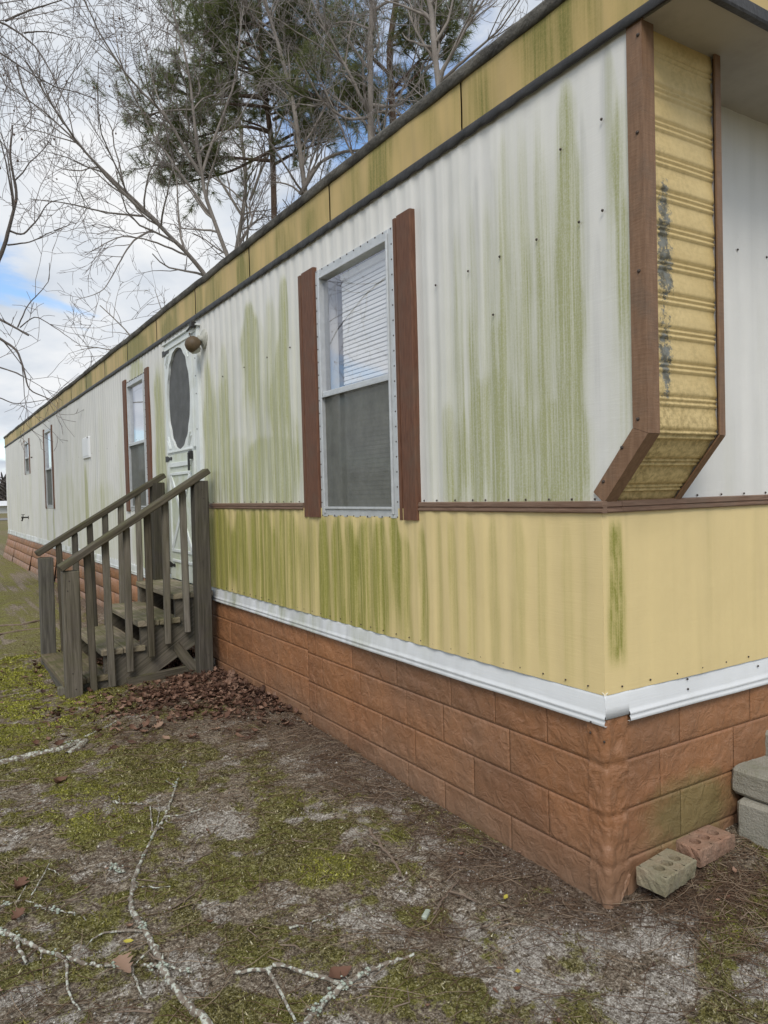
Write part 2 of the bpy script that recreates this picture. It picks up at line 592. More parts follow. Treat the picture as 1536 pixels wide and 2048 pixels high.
def wood_mat(name, c1, c2, moss_amt):
    m, t, b = new_mat(name)
    tcn = N(t, 'ShaderNodeTexCoord').outputs['UV']
    g = tex_noise(t, 1.0, 6, 0.65, vec=tcn, stretch=(3, 55, 1), dist=0.5)
    c = mixc(t, ramp(t, g, [(0.32, 0.0), (0.68, 1.0)]), c1, c2)
    crack = ramp(t, tex_noise(t, 1.0, 3, 0.5, vec=tcn, stretch=(1.3, 75, 1)), [(0.28, 1.0), (0.35, 0.0)])
    c = mixc(t, math_node(t, 'MULTIPLY', crack, 0.75), c, (0.03, 0.028, 0.022))
    geo = N(t, 'ShaderNodeNewGeometry')
    sx = N(t, 'ShaderNodeSeparateXYZ')
    L(t, geo.outputs['Normal'], sx.inputs[0])
    mm = math_node(t, 'MULTIPLY', ramp(t, tex_noise(t, 7, 6, 0.7), [(0.40, 0.0), (0.62, 1.0)]),
                   math_node(t, 'ADD', math_node(t, 'MULTIPLY', math_node(t, 'MAXIMUM', sx.outputs[2], 0.0), 0.45), moss_amt), True)
    c = mixc(t, mm, c, (0.105, 0.11, 0.035))
    oi = N(t, 'ShaderNodeObjectInfo')
    hv = N(t, 'ShaderNodeHueSaturation')
    L(t, math_node(t, 'ADD', math_node(t, 'MULTIPLY', oi.outputs['Random'], 0.75), 0.62), hv.inputs['Value'])
    L(t, math_node(t, 'ADD', math_node(t, 'MULTIPLY', oi.outputs['Random'], -0.4), 1.2), hv.inputs['Saturation'])
    L(t, c, hv.inputs['Color'])
    c = hv.outputs[0]
    L(t, c, b.inputs['Base Color'])
    b.inputs['Roughness'].default_value = 0.9
    b.inputs['Specular IOR Level'].default_value = 0.2
    bump(t, b, g, 0.5, 0.004)
    return m


M['wood'] = wood_mat('weathered_wood', (0.068, 0.058, 0.045), (0.185, 0.163, 0.132), 0.16)
M['wood_tread'] = wood_mat('mossy_tread_wood', (0.13, 0.108, 0.075), (0.30, 0.25, 0.18), 0.30)
M['wood_dark'] = wood_mat('dark_weathered_wood', (0.046, 0.041, 0.035), (0.125, 0.112, 0.094), 0.14)


def glass_mat():
    m, t, b = new_mat('window_glass')
    t.nodes.remove(b)
    out = t.nodes['Material Output']
    gl = N(t, 'ShaderNodeBsdfGlossy', in_Roughness=0.012)
    gl.inputs[0].default_value = (0.92, 0.93, 1.0, 1)
    tr = N(t, 'ShaderNodeBsdfTransparent')
    tr.inputs[0].default_value = (0.97, 0.98, 0.98, 1)
    g_ = N(t, 'ShaderNodeNewGeometry')
    dt = N(t, 'ShaderNodeVectorMath', operation='DOT_PRODUCT')
    L(t, g_.outputs['Normal'], dt.inputs[0])
    L(t, g_.outputs['Incoming'], dt.inputs[1])
    inv = math_node(t, 'SUBTRACT', 1.0, math_node(t, 'ABSOLUTE', dt.outputs['Value']), True)
    fres = math_node(t, 'ADD', math_node(t, 'MULTIPLY', math_node(t, 'POWER', inv, 4.0), 0.72), 0.26, True)
    mx = N(t, 'ShaderNodeMixShader')
    L(t, fres, mx.inputs[0])
    L(t, tr.outputs[0], mx.inputs[1])
    L(t, gl.outputs[0], mx.inputs[2])
    L(t, mx.outputs[0], out.inputs[0])
    wv = tex_noise(t, 2.6, 2)
    bn = N(t, 'ShaderNodeBump', in_Strength=0.03, in_Distance=0.01)
    L(t, wv, bn.inputs['Height'])
    L(t, bn.outputs[0], gl.inputs['Normal'])
    return m


M['glass'] = glass_mat()


def screen_mat(name, col, opac):
    m, t, b = new_mat(name)
    out = t.nodes['Material Output']
    c = mixc(t, ramp(t, tex_noise(t, 9, 5, 0.7), [(0.35, 0.0), (0.68, 1.0)]), col, tuple(v * 0.62 for v in col))
    c = mixc(t, ramp(t, tex_noise(t, 130, 2, 0.6), [(0.55, 0.0), (0.75, 0.6)]), c, (0.16, 0.165, 0.10))
    L(t, c, b.inputs['Base Color'])
    b.inputs['Roughness'].default_value = 0.7
    tr = N(t, 'ShaderNodeBsdfTransparent')
    mx = N(t, 'ShaderNodeMixShader', in_0=opac)
    L(t, tr.outputs[0], mx.inputs[1])
    L(t, b.outputs[0], mx.inputs[2])
    L(t, mx.outputs[0], out.inputs[0])
    return m


M['screen'] = screen_mat('insect_screen', (0.165, 0.17, 0.15), 0.74)
M['door_screen'] = screen_mat('door_screen', (0.135, 0.14, 0.145), 0.85)


def skirt_mat():
    m, t, b = new_mat('skirting_brown')
    geo = N(t, 'ShaderNodeNewGeometry')
    pos = geo.outputs['Position']
    big = tex_noise(t, 3.2, 5, 0.65)
    c = mixc(t, ramp(t, big, [(0.32, 0.0), (0.66, 1.0)]), (0.345, 0.155, 0.066), (0.265, 0.12, 0.056))
    c = mixc(t, ramp(t, tex_noise(t, 26, 5, 0.7), [(0.50, 0.0), (0.80, 0.5)]), c, (0.44, 0.25, 0.15))
    # scuffs
    sc = ramp(t, tex_noise(t, 70, 6, 0.75, dist=1.5), [(0.58, 0.0), (0.68, 0.5)])
    c = mixc(t, sc, c, (0.50, 0.32, 0.21))
    # chalky dust / rain splash growing near the soil, uneven
    sp = N(t, 'ShaderNodeSeparateXYZ')
    L(t, pos, sp.inputs[0])
    low = math_node(t, 'ADD', sp.outputs[2], math_node(t, 'MULTIPLY', big, 0.35))
    c = mixc(t, ramp(t, low, [(0.12, 0.75), (0.42, 0.0)]), c, (0.215, 0.155, 0.11))
    c = mixc(t, ramp(t, tex_noise(t, 1.3, 4, 0.6), [(0.42, 0.0), (0.68, 0.5)]), c, (0.19, 0.125, 0.085))
    # green algae patch on the end skirting
    ln = N(t, 'ShaderNodeVectorMath', operation='DISTANCE')
    mp_ = N(t, 'ShaderNodeMapping')
    mp_.inputs['Scale'].default_value = (1.0, 1.0, 1.9)
    L(t, pos, mp_.inputs[0])
    L(t, mp_.outputs[0], ln.inputs[0])
    ln.inputs[1].default_value = (0.40, 0.0, 0.36)
    dd = math_node(t, 'SUBTRACT', ln.outputs['Value'], math_node(t, 'MULTIPLY', tex_noise(t, 9, 5, 0.7), 0.28))
    gm = ramp(t, dd, [(0.0, 0.6), (0.15, 0.0)])
    c = mixc(t, gm, c, (0.13, 0.145, 0.055))
    oi = N(t, 'ShaderNodeObjectInfo')
    hv = N(t, 'ShaderNodeHueSaturation')
    L(t, math_node(t, 'ADD', math_node(t, 'MULTIPLY', oi.outputs['Random'], 0.2), 0.9), hv.inputs['Value'])
    L(t, c, hv.inputs['Color'])
    L(t, hv.outputs[0], b.inputs['Base Color'])
    b.inputs['Roughness'].default_value = 0.48
    b.inputs['Specular IOR Level'].default_value = 0.45
    n_ = bump(t, None, tex_noise(t, 19, 4, 0.6, dist=1.2), 0.6, 0.015)
    bump(t, b, tex_noise(t, 55, 4, 0.6), 0.25, 0.006, n_)
    return m


M['skirt'] = skirt_mat()


def ribbed_mat():
    m, t, b = new_mat('yellow_ribbed_panel')
    al, gr, mo = stain_attr(t)
    c = mixc(t, ramp(t, tex_noise(t, 6, 4, 0.6), [(0.35, 0.0), (0.7, 1.0)]), (0.64, 0.495, 0.235), (0.57, 0.43, 0.19))
    c = mixc(t, math_node(t, 'MULTIPLY', al, ramp(t, tex_noise(t, 60, 5, 0.7), [(0.42, 0.0), (0.62, 1.0)])), c, (0.22, 0.155, 0.05))
    li = ramp(t, tex_noise(t, 95, 4, 0.65), [(0.50, 0.0), (0.545, 1.0)])
    lc = mixc(t, ramp(t, tex_noise(t, 45, 3), [(0.4, 0.0), (0.6, 1.0)]), (0.14, 0.16, 0.165), (0.055, 0.06, 0.05))
    c = mixc(t, math_node(t, 'MULTIPLY', ramp(t, math_node(t, 'ADD', math_node(t, 'MULTIPLY', gr, 0.32), math_node(t, 'MULTIPLY', tex_noise(t, 48, 9, 0.85), 0.85)), [(0.675, 0.0), (0.71, 1.0)]), 0.9), c, lc)
    L(t, c, b.inputs['Base Color'])
    b.inputs['Roughness'].default_value = 0.55
    grain = tex_noise(t, 1.0, 4, 0.6, stretch=(8, 8, 170), dist=0.7)
    bump(t, b, grain, 0.15, 0.003)
    return m


M['ribbed'] = ribbed_mat()


def ground_mat():
    m, t, b = new_mat('yard_soil')
    moss, sand, straw = stain_attr(t)

    def off(nz, k):
        return math_node(t, 'MULTIPLY', math_node(t, 'SUBTRACT', nz, 0.5), k)

    n22 = tex_noise(t, 20, 6, 0.7)
    n60 = tex_noise(t, 62, 8, 0.78)
    n150 = tex_noise(t, 150, 4, 0.75)
    grit = tex_noise(t, 270, 3, 0.7)
    hue = tex_noise(t, 5, 4, 0.6)
    soil = ramp(t, math_node(t, 'ADD', n60, off(n150, 0.7)), [(0.35, (0.045, 0.033, 0.022)), (0.45, (0.165, 0.13, 0.095)), (0.55, (0.32, 0.262, 0.195)), (0.65, (0.64, 0.57, 0.47))])
    sandc = ramp(t, math_node(t, 'ADD', n60, off(n150, 1.0)), [(0.32, (0.12, 0.095, 0.075)), (0.43, (0.27, 0.235, 0.195)), (0.55, (0.48, 0.44, 0.385)), (0.66, (0.85, 0.81, 0.75))])
    c = mixc(t, ramp(t, math_node(t, 'ADD', math_node(t, 'ADD', sand, off(n22, 1.3)), off(n60, 1.6)), [(0.36, 0.0), (0.56, 1.0)]), soil, sandc)
    strc = ramp(t, math_node(t, 'ADD', n60, off(n150, 0.8)), [(0.32, (0.045, 0.029, 0.02)), (0.48, (0.135, 0.092, 0.064)), (0.66, (0.29, 0.22, 0.165))])
    c = mixc(t, ramp(t, math_node(t, 'ADD', math_node(t, 'ADD', straw, off(n22, .9)), off(n60, .8)), [(0.38, 0.0), (0.60, 0.85)]), c, strc)
    mc = ramp(t, math_node(t, 'ADD', n150, off(n60, .8)), [(0.34, (0.022, 0.017, 0.007)), (0.45, (0.105, 0.092, 0.027)), (0.55, (0.225, 0.20, 0.07)), (0.66, (0.50, 0.46, 0.28))])
    mc2 = ramp(t, math_node(t, 'ADD', n150, off(n60, .8)), [(0.30, (0.06, 0.065, 0.01)), (0.48, (0.19, 0.195, 0.03)), (0.68, (0.36, 0.35, 0.09))])
    mc = mixc(t, ramp(t, hue, [(0.42, 0.0), (0.66, 0.8)]), mc, mc2)
    c = mixc(t, ramp(t, math_node(t, 'ADD', math_node(t, 'ADD', moss, off(n22, 1.1)), off(n60, 1.4)), [(0.38, 0.0), (0.53, 0.93)]), c, mc)
    c = mixc(t, ramp(t, grit, [(0.635, 0.0), (0.68, 0.9)]), c, (0.55, 0.52, 0.46))
    # farther out: rough winter field grass
    geo = N(t, 'ShaderNodeNewGeometry')
    ln = N(t, 'ShaderNodeVectorMath', operation='LENGTH')
    L(t, geo.outputs['Position'], ln.inputs[0])
    fc = mixc(t, ramp(t, tex_noise(t, 0.35, 6, 0.7), [(0.38, 0.0), (0.62, 1.0)]), (0.19, 0.15, 0.085), (0.15, 0.145, 0.055))
    c = mixc(t, ramp(t, math_node(t, 'DIVIDE', ln.outputs['Value'], 60.0), [(0.2, 0.0), (0.5, 0.85)]), c, fc)
    L(t, c, b.inputs['Base Color'])
    b.inputs['Roughness'].default_value = 0.95
    b.inputs['Specular IOR Level'].default_value = 0.12
    n_ = bump(t, None, n22, 0.8, 0.025)
    bump(t, b, math_node(t, 'ADD', n60, math_node(t, 'MULTIPLY', n150, 0.5)), 1.0, 0.012, n_)
    return m


M['ground'] = ground_mat()


# ------------------------------------------------------------------ ground
def gz(x, y):
    x = np.asarray(x, float)
    y = np.asarray(y, float)
    s = np.interp(y, [-3, 0, .65, 1.6, 2.4, 20], [-.01, -.004, .007, .05, .068, .07])
    side = s * (0.45 + 0.55 * np.exp(np.minimum(x, 0) / 0.8))
    fr = np.interp(x, [0, .085, .17, .3, .5, .7, 3], [0, .006, .03, .05, .075, .085, .085]) * np.exp(np.minimum(y, 0) / 0.45)
    base = np.where(x > 0, np.maximum(fr, 0) + np.where(y > 0, side * 0.3, 0), side)
    k = np.exp(-(np.maximum(np.hypot(x + 1, y - 1) - 9, 0) / 6))
    n = (fbm(x * 1.3 + 40, y * 1.3 + 40, 3) - .5) * .05 + (fbm(x * 6 + 9, y * 6 + 3, 3) - .5) * .026 + (fbm(x * 19 + 2, y * 19 + 7, 3, .6) - .5) * .013
    near_wall = np.clip(np.minimum(np.abs(x), 1), 0, 1)
    n = n * np.where((y > -0.4), np.clip(near_wall / 0.35, 0.12, 1), 1)
    return base * k + n * k


def blob(x, y, cx, cy, rx, ry, soft=0.6):
    d = np.sqrt(((x - cx) / rx) ** 2 + ((y - cy) / ry) ** 2)
    return 1 - sst(1 - soft, 1 + soft, d)


def gpt(px, py):
    d = ray(px, py)
    z = 0.02
    for _ in range(4):
        q = CAM + d * ((z - CAM[2]) / d[2])
        z = float(gz(q[0], q[1]))
    return np.array([q[0], q[1], z])


SAND_PX = [(830, 1600, 130, 45), (760, 1570, 60, 30), (1400, 1900, 190, 90), (1120, 1890, 170, 50), (1230, 1830, 90, 30), (1060, 1990, 80, 60), (640, 1830, 70, 30),
           (420, 1650, 110, 40), (960, 1870, 110, 40), (660, 1620, 90, 25), (350, 1980, 60, 40), (880, 1700, 90, 40), (30, 1990, 40, 30), (700, 1950, 60, 30), (1290, 2010, 120, 40), (1500, 1980, 80, 60)]
MOSS_PX = [(100, 1330, 190, 100), (60, 1440, 130, 60), (200, 1620, 160, 60), (420, 1760, 150, 60), (660, 1750, 100, 60), (880, 1840, 90, 40), (560, 1900, 160, 60), (780, 1970, 170, 60),
           (100, 1990, 160, 60), (1470, 1850, 70, 40), (1200, 2000, 140, 30), (1400, 2030, 120, 30), (250, 1880, 130, 50), (560, 1680, 130, 45), (80, 1780, 100, 50), (1010, 1930, 60, 25), (470, 2020, 120, 40), (300, 1540, 120, 35), (640, 1640, 120, 30), (930, 1990, 90, 40)]
BRIGHT_PX = [(60, 1330, 150, 90), (30, 1420, 120, 60), (140, 1250, 100, 50), (660, 1745, 70, 35), (1440, 1870, 70, 30), (170, 1610, 120, 40)]
STRAW_PX = [(700, 1530, 130, 50), (1000, 1740, 150, 60), (880, 1650, 90, 30), (1420, 1780, 140, 60), (480, 1400, 200, 60), (300, 1470, 160, 30), (150, 1180, 90, 60), (860, 1870, 80, 40), (1130, 1800, 100, 30), (560, 1470, 130, 40), (1200, 1840, 120, 25)]


def px_blobs(lst, x, y):
    out = np.zeros_like(x)
    for cx, cy, rx, ry in lst:
        c = gpt(cx, cy)
        a = gpt(cx + rx, cy)
        b_ = gpt(cx, cy - ry)
        ex = np.hypot(*(a - c)[:2])
        ey = np.hypot(*(b_ - c)[:2])
        ux = (a - c)[:2] / ex
        uy = (b_ - c)[:2] / ey
        # skewed ellipse basis
        Mx = np.linalg.inv(np.array([[ux[0] * ex, uy[0] * ey], [ux[1] * ex, uy[1] * ey]]))
        u = Mx[0, 0] * (x - c[0]) + Mx[0, 1] * (y - c[1])
        v = Mx[1, 0] * (x - c[0]) + Mx[1, 1] * (y - c[1])
        out = np.maximum(out, 1 - sst(0.35, 1.45, np.sqrt(u * u + v * v)))
    return out


def ground_masks(x, y):
    n1_ = fbm(x * 2.6 + 3, y * 2.6 + 8, 6, 0.68)
    n2_ = fbm(x * 3.3 + 31, y * 3.3 + 2, 6, 0.68)
    n3_ = fbm(x * 8 + 11, y * 8 + 21, 5, 0.68)
    moss = 0.26 * px_blobs(MOSS_PX, x, y) + (n1_ - 0.5) * 1.5 + (n3_ - 0.5) * 2.3 + 0.37
    n4_ = fbm(x * 9 + 71, y * 9 + 5, 5, 0.68)
    sand = 0.34 * px_blobs(SAND_PX, x, y) + (n2_ - 0.5) * 1.5 + (n4_ - 0.5) * 2.2 + 0.12
    wall_d = np.where(x < 0, np.where(y > -0.1, -x, 9), np.where(y < 0, -y, 0))
    wallst = np.exp(-np.maximum(wall_d, 0) / 0.22) * 0.5
    straw = 0.52 * px_blobs(STRAW_PX, x, y) + wallst + (n3_ - 0.5) * 1.3
    moss = moss - 0.50 * np.clip(sand - 0.25, 0, 1) - 0.62 * np.clip(straw - 0.2, 0, 1)
    fark = sst(4.0, 5.5, y)
    moss = moss + 0.22 * fark
    sand = sand - 0.35 * fark
    return np.clip(moss, 0, 1), np.clip(sand, 0, 1), np.clip(straw, 0, 1)


def axis_coords(lo, hi, step, far, g=1.18):
    c = list(np.arange(lo, hi + 1e-6, step))
    s = step
    p = c[-1]
    while p < far:
        s *= g
        p += s
        c.append(p)
    s = step
    p = c[0]
    while p > -far:
        s *= g
        p -= s
        c.insert(0, p)
    return np.array(c)


gx = axis_coords(-2.9, 1.7, 0.022, 900)
gy = axis_coords(-1.3, 4.9, 0.022, 900)
GX, GY = np.meshgrid(gx, gy, indexing='ij')
GZ = gz(GX, GY)
mo_, sa_, st_ = ground_masks(GX, GY)
# mossy cushions stand a little higher and bumpier
near_k = np.exp(-np.maximum(np.hypot(GX + .5, GY - 1) - 4, 0))
GZ = GZ + near_k * mo_ * (0.004 + 0.012 * fbm(GX * 14, GY * 14, 3)) * np.clip(np.abs(GX) / .3, 0, 1)
ni, nj = GX.shape
idx = np.arange(ni * nj).reshape(ni, nj)
q = np.stack([idx[:-1, :-1], idx[1:, :-1], idx[1:, 1:], idx[:-1, 1:]], -1).reshape(-1, 4)
me = raw_mesh('ground', np.stack([GX, GY, GZ], -1).reshape(-1, 3), [q], M['ground'], True,
              np.stack([mo_, sa_, st_], -1).reshape(-1, 3))
ground = tag(make('ground', me), kind='structure')

# road far beyond the trailer, with a grassy field on both sides
rb = MB()
for k in range(-14, 14):
    x0, x1 = k * 20.0, k * 20.0 + 20
    rb.add([(x0, 58 + .05 * x0, .03), (x1, 58 + .05 * x1, .03), (x1, 66 + .05 * x1, .03), (x0, 66 + .05 * x0, .03)], [(0, 1, 2, 3)])
road = tag(rb.build('road', M['road']), kind='structure')

# ------------------------------------------------------------------ mobile home
home = empty('mobile_home', (0, 0, 0))
tag(home, 'long single-wide mobile home with stained white and yellow metal siding and brown skirting', 'mobile home')
LEN, WID = 17.75, 3.7
Z_TRIM0, Z_TRIM1, Z_BELT0, Z_BELT1, Z_WALL, Z_FB, Z_FT = 0.553, 0.6525, 1.193, 1.229, 2.535, 2.571, 2.765
WING = 0.16


def streak_sum(Y, Z, lst):
    out = np.zeros_like(Y)
    for (x0, x1, yt, yb, s) in lst:
        xm = 0.5 * (x0 + x1)
        ym = 0.5 * (yt + yb)
        a = on_wall(x0, ym)
        b_ = on_wall(x1, ym)
        t_ = on_wall(xm, yt)
        d_ = on_wall(xm, yb)
        yc = 0.5 * (a[1] + b_[1])
        hw = 0.5 * abs(a[1] - b_[1]) + 0.004
        top = max(0.05, 0.35 * (t_[2] - d_[2]))
        prof = np.clip((t_[2] + .03 - Z) / top, 0, 1) ** 0.6
        jit = (vnoise(Z * 5 + x0, Y * 3) - .5) * hw * 0.7
        dist = np.abs(Y - yc + jit) / (hw * (0.35 + 0.65 * prof))
        e = 1 - sst(0.55, 1.3, dist)
        v = sst(0, top * .5, t_[2] + .05 - Z) * (0.25 + 0.75 * sst(-0.35, 0.15, Z - d_[2]))
        v = np.where(Z < d_[2], v * np.clip(1 - (d_[2] - Z) / 0.35, 0, 1), v)
        out = out + e * v * s * (0.65 + 0.7 * vnoise(Y * 110, Z * 5 + x1))
    return out


def siding_grid(y0, y1, z0, z1, dy, dz, holes, X=0.0, amp=0.006, per=0.105, fade=None, xoff=0.0):
    ny = max(2, int(round((y1 - y0) / dy)) + 1)
    nz = max(2, int(round((z1 - z0) / dz)) + 1)
    ys = np.linspace(y0, y1, ny)
    zs = np.linspace(z0, z1, nz)
    for (h0, h1, g0, g1) in holes:
        for v, arr in ((h0, ys), (h1, ys), (g0, zs), (g1, zs)):
            i = int(np.argmin(np.abs(arr - v)))
            if 0 < i < len(arr) - 1 and abs(arr[i] - v) < max(dy, dz):
                arr[i] = v
    Y, Z = np.meshgrid(ys, zs, indexing='ij')
    A = amp * (fade(Y) if fade else 1.0)
    ph = Y / per * 2 * np.pi
    # box-like rib: flattened crests with softer valleys
    rib = np.tanh(1.6 * np.sin(ph)) * 0.8 + 0.2 * np.sin(2 * ph + 1.0)
    dent = (fbm(Y * 2.2 + 7, Z * 2.2 + 3, 3) - .5) * 0.010 * sst(0.0, 0.25, np.abs(Y))
    Xv = X + xoff - A * (rib + 1) * 0.5 + dent
    i = np.arange(ny * nz).reshape(ny, nz)
    qd = np.stack([i[:-1, :-1], i[:-1, 1:], i[1:, 1:], i[1:, :-1]], -1).reshape(-1, 4)
    cy = (0.5 * (Y[:-1, :-1] + Y[1:, 1:])).ravel()
    cz = (0.5 * (Z[:-1, :-1] + Z[1:, 1:])).ravel()
    keep = np.ones(len(qd), bool)
    for (h0, h1, g0, g1) in holes:
        keep &= ~((cy > h0) & (cy < h1) & (cz > g0) & (cz < g1))
    return np.stack([Xv, Y, Z], -1).reshape(-1, 3), qd[keep], Y, Z


WIN1 = (1.09, 1.792, 1.167, 2.375)
WIN2 = (5.14, 5.80, 1.167, 2.375)
WIN3 = (10.64, 11.35, 1.175, 2.385)
WIN4 = (13.33, 13.98, 1.80, 2.39)
DOOR = (3.655, 4.49, 0.62, 2.49)

# --- white siding, near piece (corner .. door) with the slanted front edge of the wing
WHITE_STREAKS = [  # px of the photograph: x0, x1, y top, y bottom, strength
    (1113, 1156, 170, 620, .50), (1118, 1150, 175, 340, .35), (1108, 1172, 300, 980, .25), (1040, 1062, 235, 940, .30), (1000, 1018, 255, 700, .40), (1072, 1102, 235, 960, .28),
    (1210, 1234, 110, 420, .42), (1224, 1268, 180, 640, .40), (1240, 1268, 400, 820, .34), (910, 930, 450, 980, .36), (938, 958, 380, 980, .30), (965, 992, 380, 960, .26),
    (940, 1060, 760, 1000, .34), (885, 915, 820, 1000, .30), (1060, 1180, 820, 1000, .40), (1150, 1172, 560, 940, .30), (980, 1010, 640, 990, .32), (1090, 1140, 880, 1000, .30),
    (411, 428, 705, 1000, .95), (425, 436, 740, 1000, .40), (440, 456, 690, 860, .45), (486, 512, 612, 745, 1.05), (500, 520, 640, 760, .55), (556, 578, 560, 740, .95), (530, 556, 600, 800, .45),
    (545, 590, 730, 1000, .48), (500, 600, 880, 1000, .45), (430, 470, 760, 1000, .28), (512, 530, 620, 900, .30), (450, 500, 880, 1000, .22)]
GREY_STREAKS = [(950, 962, 360, 640, .55), (985, 994, 330, 600, .4), (1165, 1175, 230, 600, .45), (1205, 1225, 110, 260, .6), (925, 935, 400, 900, .3), (1190, 1200, 480, 760, .35), (460, 480, 680, 980, .4),
                (520, 545, 760, 960, .45), (600, 612, 620, 900, .25), (870, 880, 330, 800, .25), (900, 910, 300, 700, .25), (850, 860, 400, 900, .2)]


def white_stain(Y, Z):
    al = streak_sum(Y, Z, WHITE_STREAKS)
    gr = streak_sum(Y, Z, GREY_STREAKS)
    n = fbm(Y * 26, Z * 0.8, 4, .6)
    lowk = np.clip((2.3 - Z) / 1.3, 0, 1)
    al = al + np.clip(n - .44, 0, 1) * 1.3 * lowk * sst(0.12, .3, Y) * (1 - sst(.86, .93, Y) * (1 - sst(2.0, 2.1, Y)))
    for (x0, x1, ya, yb, st) in ((995, 1185, 190, 1080, .50), (1020, 1160, 300, 1080, .22), (890, 1010, 360, 1080, .44), (1200, 1275, 120, 900, .26), (480, 612, 560, 1080, .46), (405, 480, 660, 1080, .42), (850, 900, 600, 1060, .24)):
        ym = .5 * (ya + yb)
        a0, a1 = on_wall(x1, ym)[1], on_wall(x0, ym)[1]
        z1_, z0_ = on_wall(.5 * (x0 + x1), ya)[2], on_wall(.5 * (x0 + x1), yb)[2]
        j = (fbm(Y * 14 + x0, Z * .7, 3) - .5) * .5
        wsh = sst(a0 - .03, a0 + .05, Y) * sst(a1 + .03, a1 - .05, Y) * sst(z1_ + .2, z1_ - .7, Z + j) * sst(z0_ - .3, z0_ + .05, Z)
        al = al + .95 * st * wsh * (.4 + 1.1 * fbm(Y * 30, Z * .9 + 3, 4, .65))
    ribs = 0.5 + 0.5 * np.sin(Y / 0.105 * 2 * np.pi + 2.2)
    gr = gr + 0.30 * ribs * fbm(Y * 9, Z * 1.2, 3) + 0.55 * np.clip(fbm(Y * 40 + 5, Z * .6, 3) - .5, 0, 1)
    return np.stack([np.clip(al, 0, 1), np.clip(gr, 0, 1), 0 * al], -1).reshape(-1, 3)


def fade_corner(Y):
    return 0.25 + 0.75 * sst(0.15, 0.9, Y)


V, Q, Y, Z = siding_grid(-WING, 3.66, Z_BELT1 - .01, Z_WALL + .03, 0.0075, 0.02, [WIN1], amp=0.008, fade=fade_corner)
# trim the sheet along the wing's outline (vertical front edge, slanted foot)
edge = np.interp(Z, [Z_BELT1, 1.235, 1.42, 3], [0.0, 0.0, -WING, -WING])
flat_v = V.reshape(*Y.shape, 3)
Yn = np.where(Y < 0.3, edge + (Y + WING) * (0.3 - edge) / (0.3 + WING), Y)
flat_v[:, :, 1] = Yn
cols = white_stain(Yn, Z)
me = raw_mesh('white_siding', flat_v.reshape(-1, 3), [Q], M['white_siding'], True, cols)
make('white_siding', me, home)

# --- white siding beyond the door, down to the base trim
FAR_STREAKS = [(313, 335, 715, 1140, 1.0), (316, 322, 715, 1000, .5), (255, 290, 728, 764, .9), (172, 179, 918, 1140, .95), (165, 172, 940, 1140, .3), (108, 112, 1015, 1110, .8), (95, 100, 1018, 1100, .45),
               (270, 300, 1025, 1170, .6), (295, 312, 1020, 1180, .5), (180, 250, 960, 1150, .36), (120, 160, 940, 1100, .30), (60, 66, 930, 1080, .25), (240, 250, 800, 1100, .25), (200, 212, 800, 1100, .25)]


def far_stain(Y, Z):
    al = streak_sum(Y, Z, FAR_STREAKS)
    n = fbm(Y * 9, Z * 0.5, 4, .6)
    al = al + np.clip(n - .40, 0, 1) * 1.5 * np.clip((2.3 - Z) / 1.2, 0, 1)
    al = np.maximum(al, 0.45 * sst(0, 1, (5.0 - Y) / 0.45) * sst(2.5, 2.3, Z) * (0.5 + fbm(Y * 30, Z, 3)))
    ribs = 0.5 + 0.5 * np.sin(Y / 0.105 * 2 * np.pi + 2.2)
    gr = 0.55 * ribs * (0.4 + fbm(Y * 3, Z * 1.0, 3)) + 0.8 * np.clip(fbm(Y * 14 + 5, Z * .5, 3) - .5, 0, 1)
    return np.stack([np.clip(al, 0, 1), np.clip(gr, 0, 1), 0 * al], -1).reshape(-1, 3)


V, Q, Y, Z = siding_grid(4.48, LEN, Z_TRIM1 - .01, Z_WALL + .03, 0.0131, 0.045, [WIN2, WIN3, WIN4], amp=0.010, xoff=-0.004)
make('white_siding', raw_mesh('white_siding', V, [Q], M['white_siding'], True, far_stain(Y, Z)), home)
# short strips of siding over and under the door frame
V, Q, Y, Z = siding_grid(3.66, 4.48, 2.485, Z_WALL + .03, 0.012, 0.02, [], amp=0.008)
make('white_siding', raw_mesh('white_siding', V, [Q], M['white_siding'], True, far_stain(Y + 8, Z) * .5), home)

# --- yellow lower siding: side (corner .. door)
YEL_STREAKS = [(418, 470, 1020, 1180, .55), (430, 445, 1020, 1160, .5), (470, 500, 1020, 1190, .55), (500, 560, 1020, 1200, .42), (560, 612, 1020, 1210, .40), (645, 664, 1040, 1240, 1.05), (668, 690, 1040, 1230, .70), (690, 720, 1040, 1250, .75),
               (720, 760, 1040, 1260, .62), (755, 786, 1040, 1260, .75), (786, 806, 1040, 1150, .95), (800, 830, 1080, 1270, .45), (845, 862, 1060, 1280, .70), (880, 892, 1040, 1280, .42), (905, 920, 1040, 1280, .42),
               (940, 958, 1040, 1290, .36), (985, 1005, 1040, 1300, .36), (1030, 1060, 1040, 1300, .30), (1085, 1100, 1040, 1310, .30), (1130, 1150, 1060, 1330, .24), (1170, 1180, 1040, 1340, .2), (612, 648, 1050, 1220, .22)]


def yel_stain(Y, Z):
    al = streak_sum(Y, Z, YEL_STREAKS)
    n = fbm(Y * 30 + 3, Z * 1.0, 4, .6)
    al = al + np.clip(n - .42, 0, 1) * 1.3 * sst(0.05, 2.0, Y) + .30 * sst(.7, 2.0, Y) * (.5 + fbm(Y * 4, Z * 2, 3))
    gr = np.clip(fbm(Y * 30 + 50, Z * .8, 3) - .40, 0, 1) * 1.6 * (0.3 + 0.7 * sst(.2, 2, Y))
    return np.stack([np.clip(al, 0, 1), np.clip(gr, 0, 1), 0 * al], -1).reshape(-1, 3)


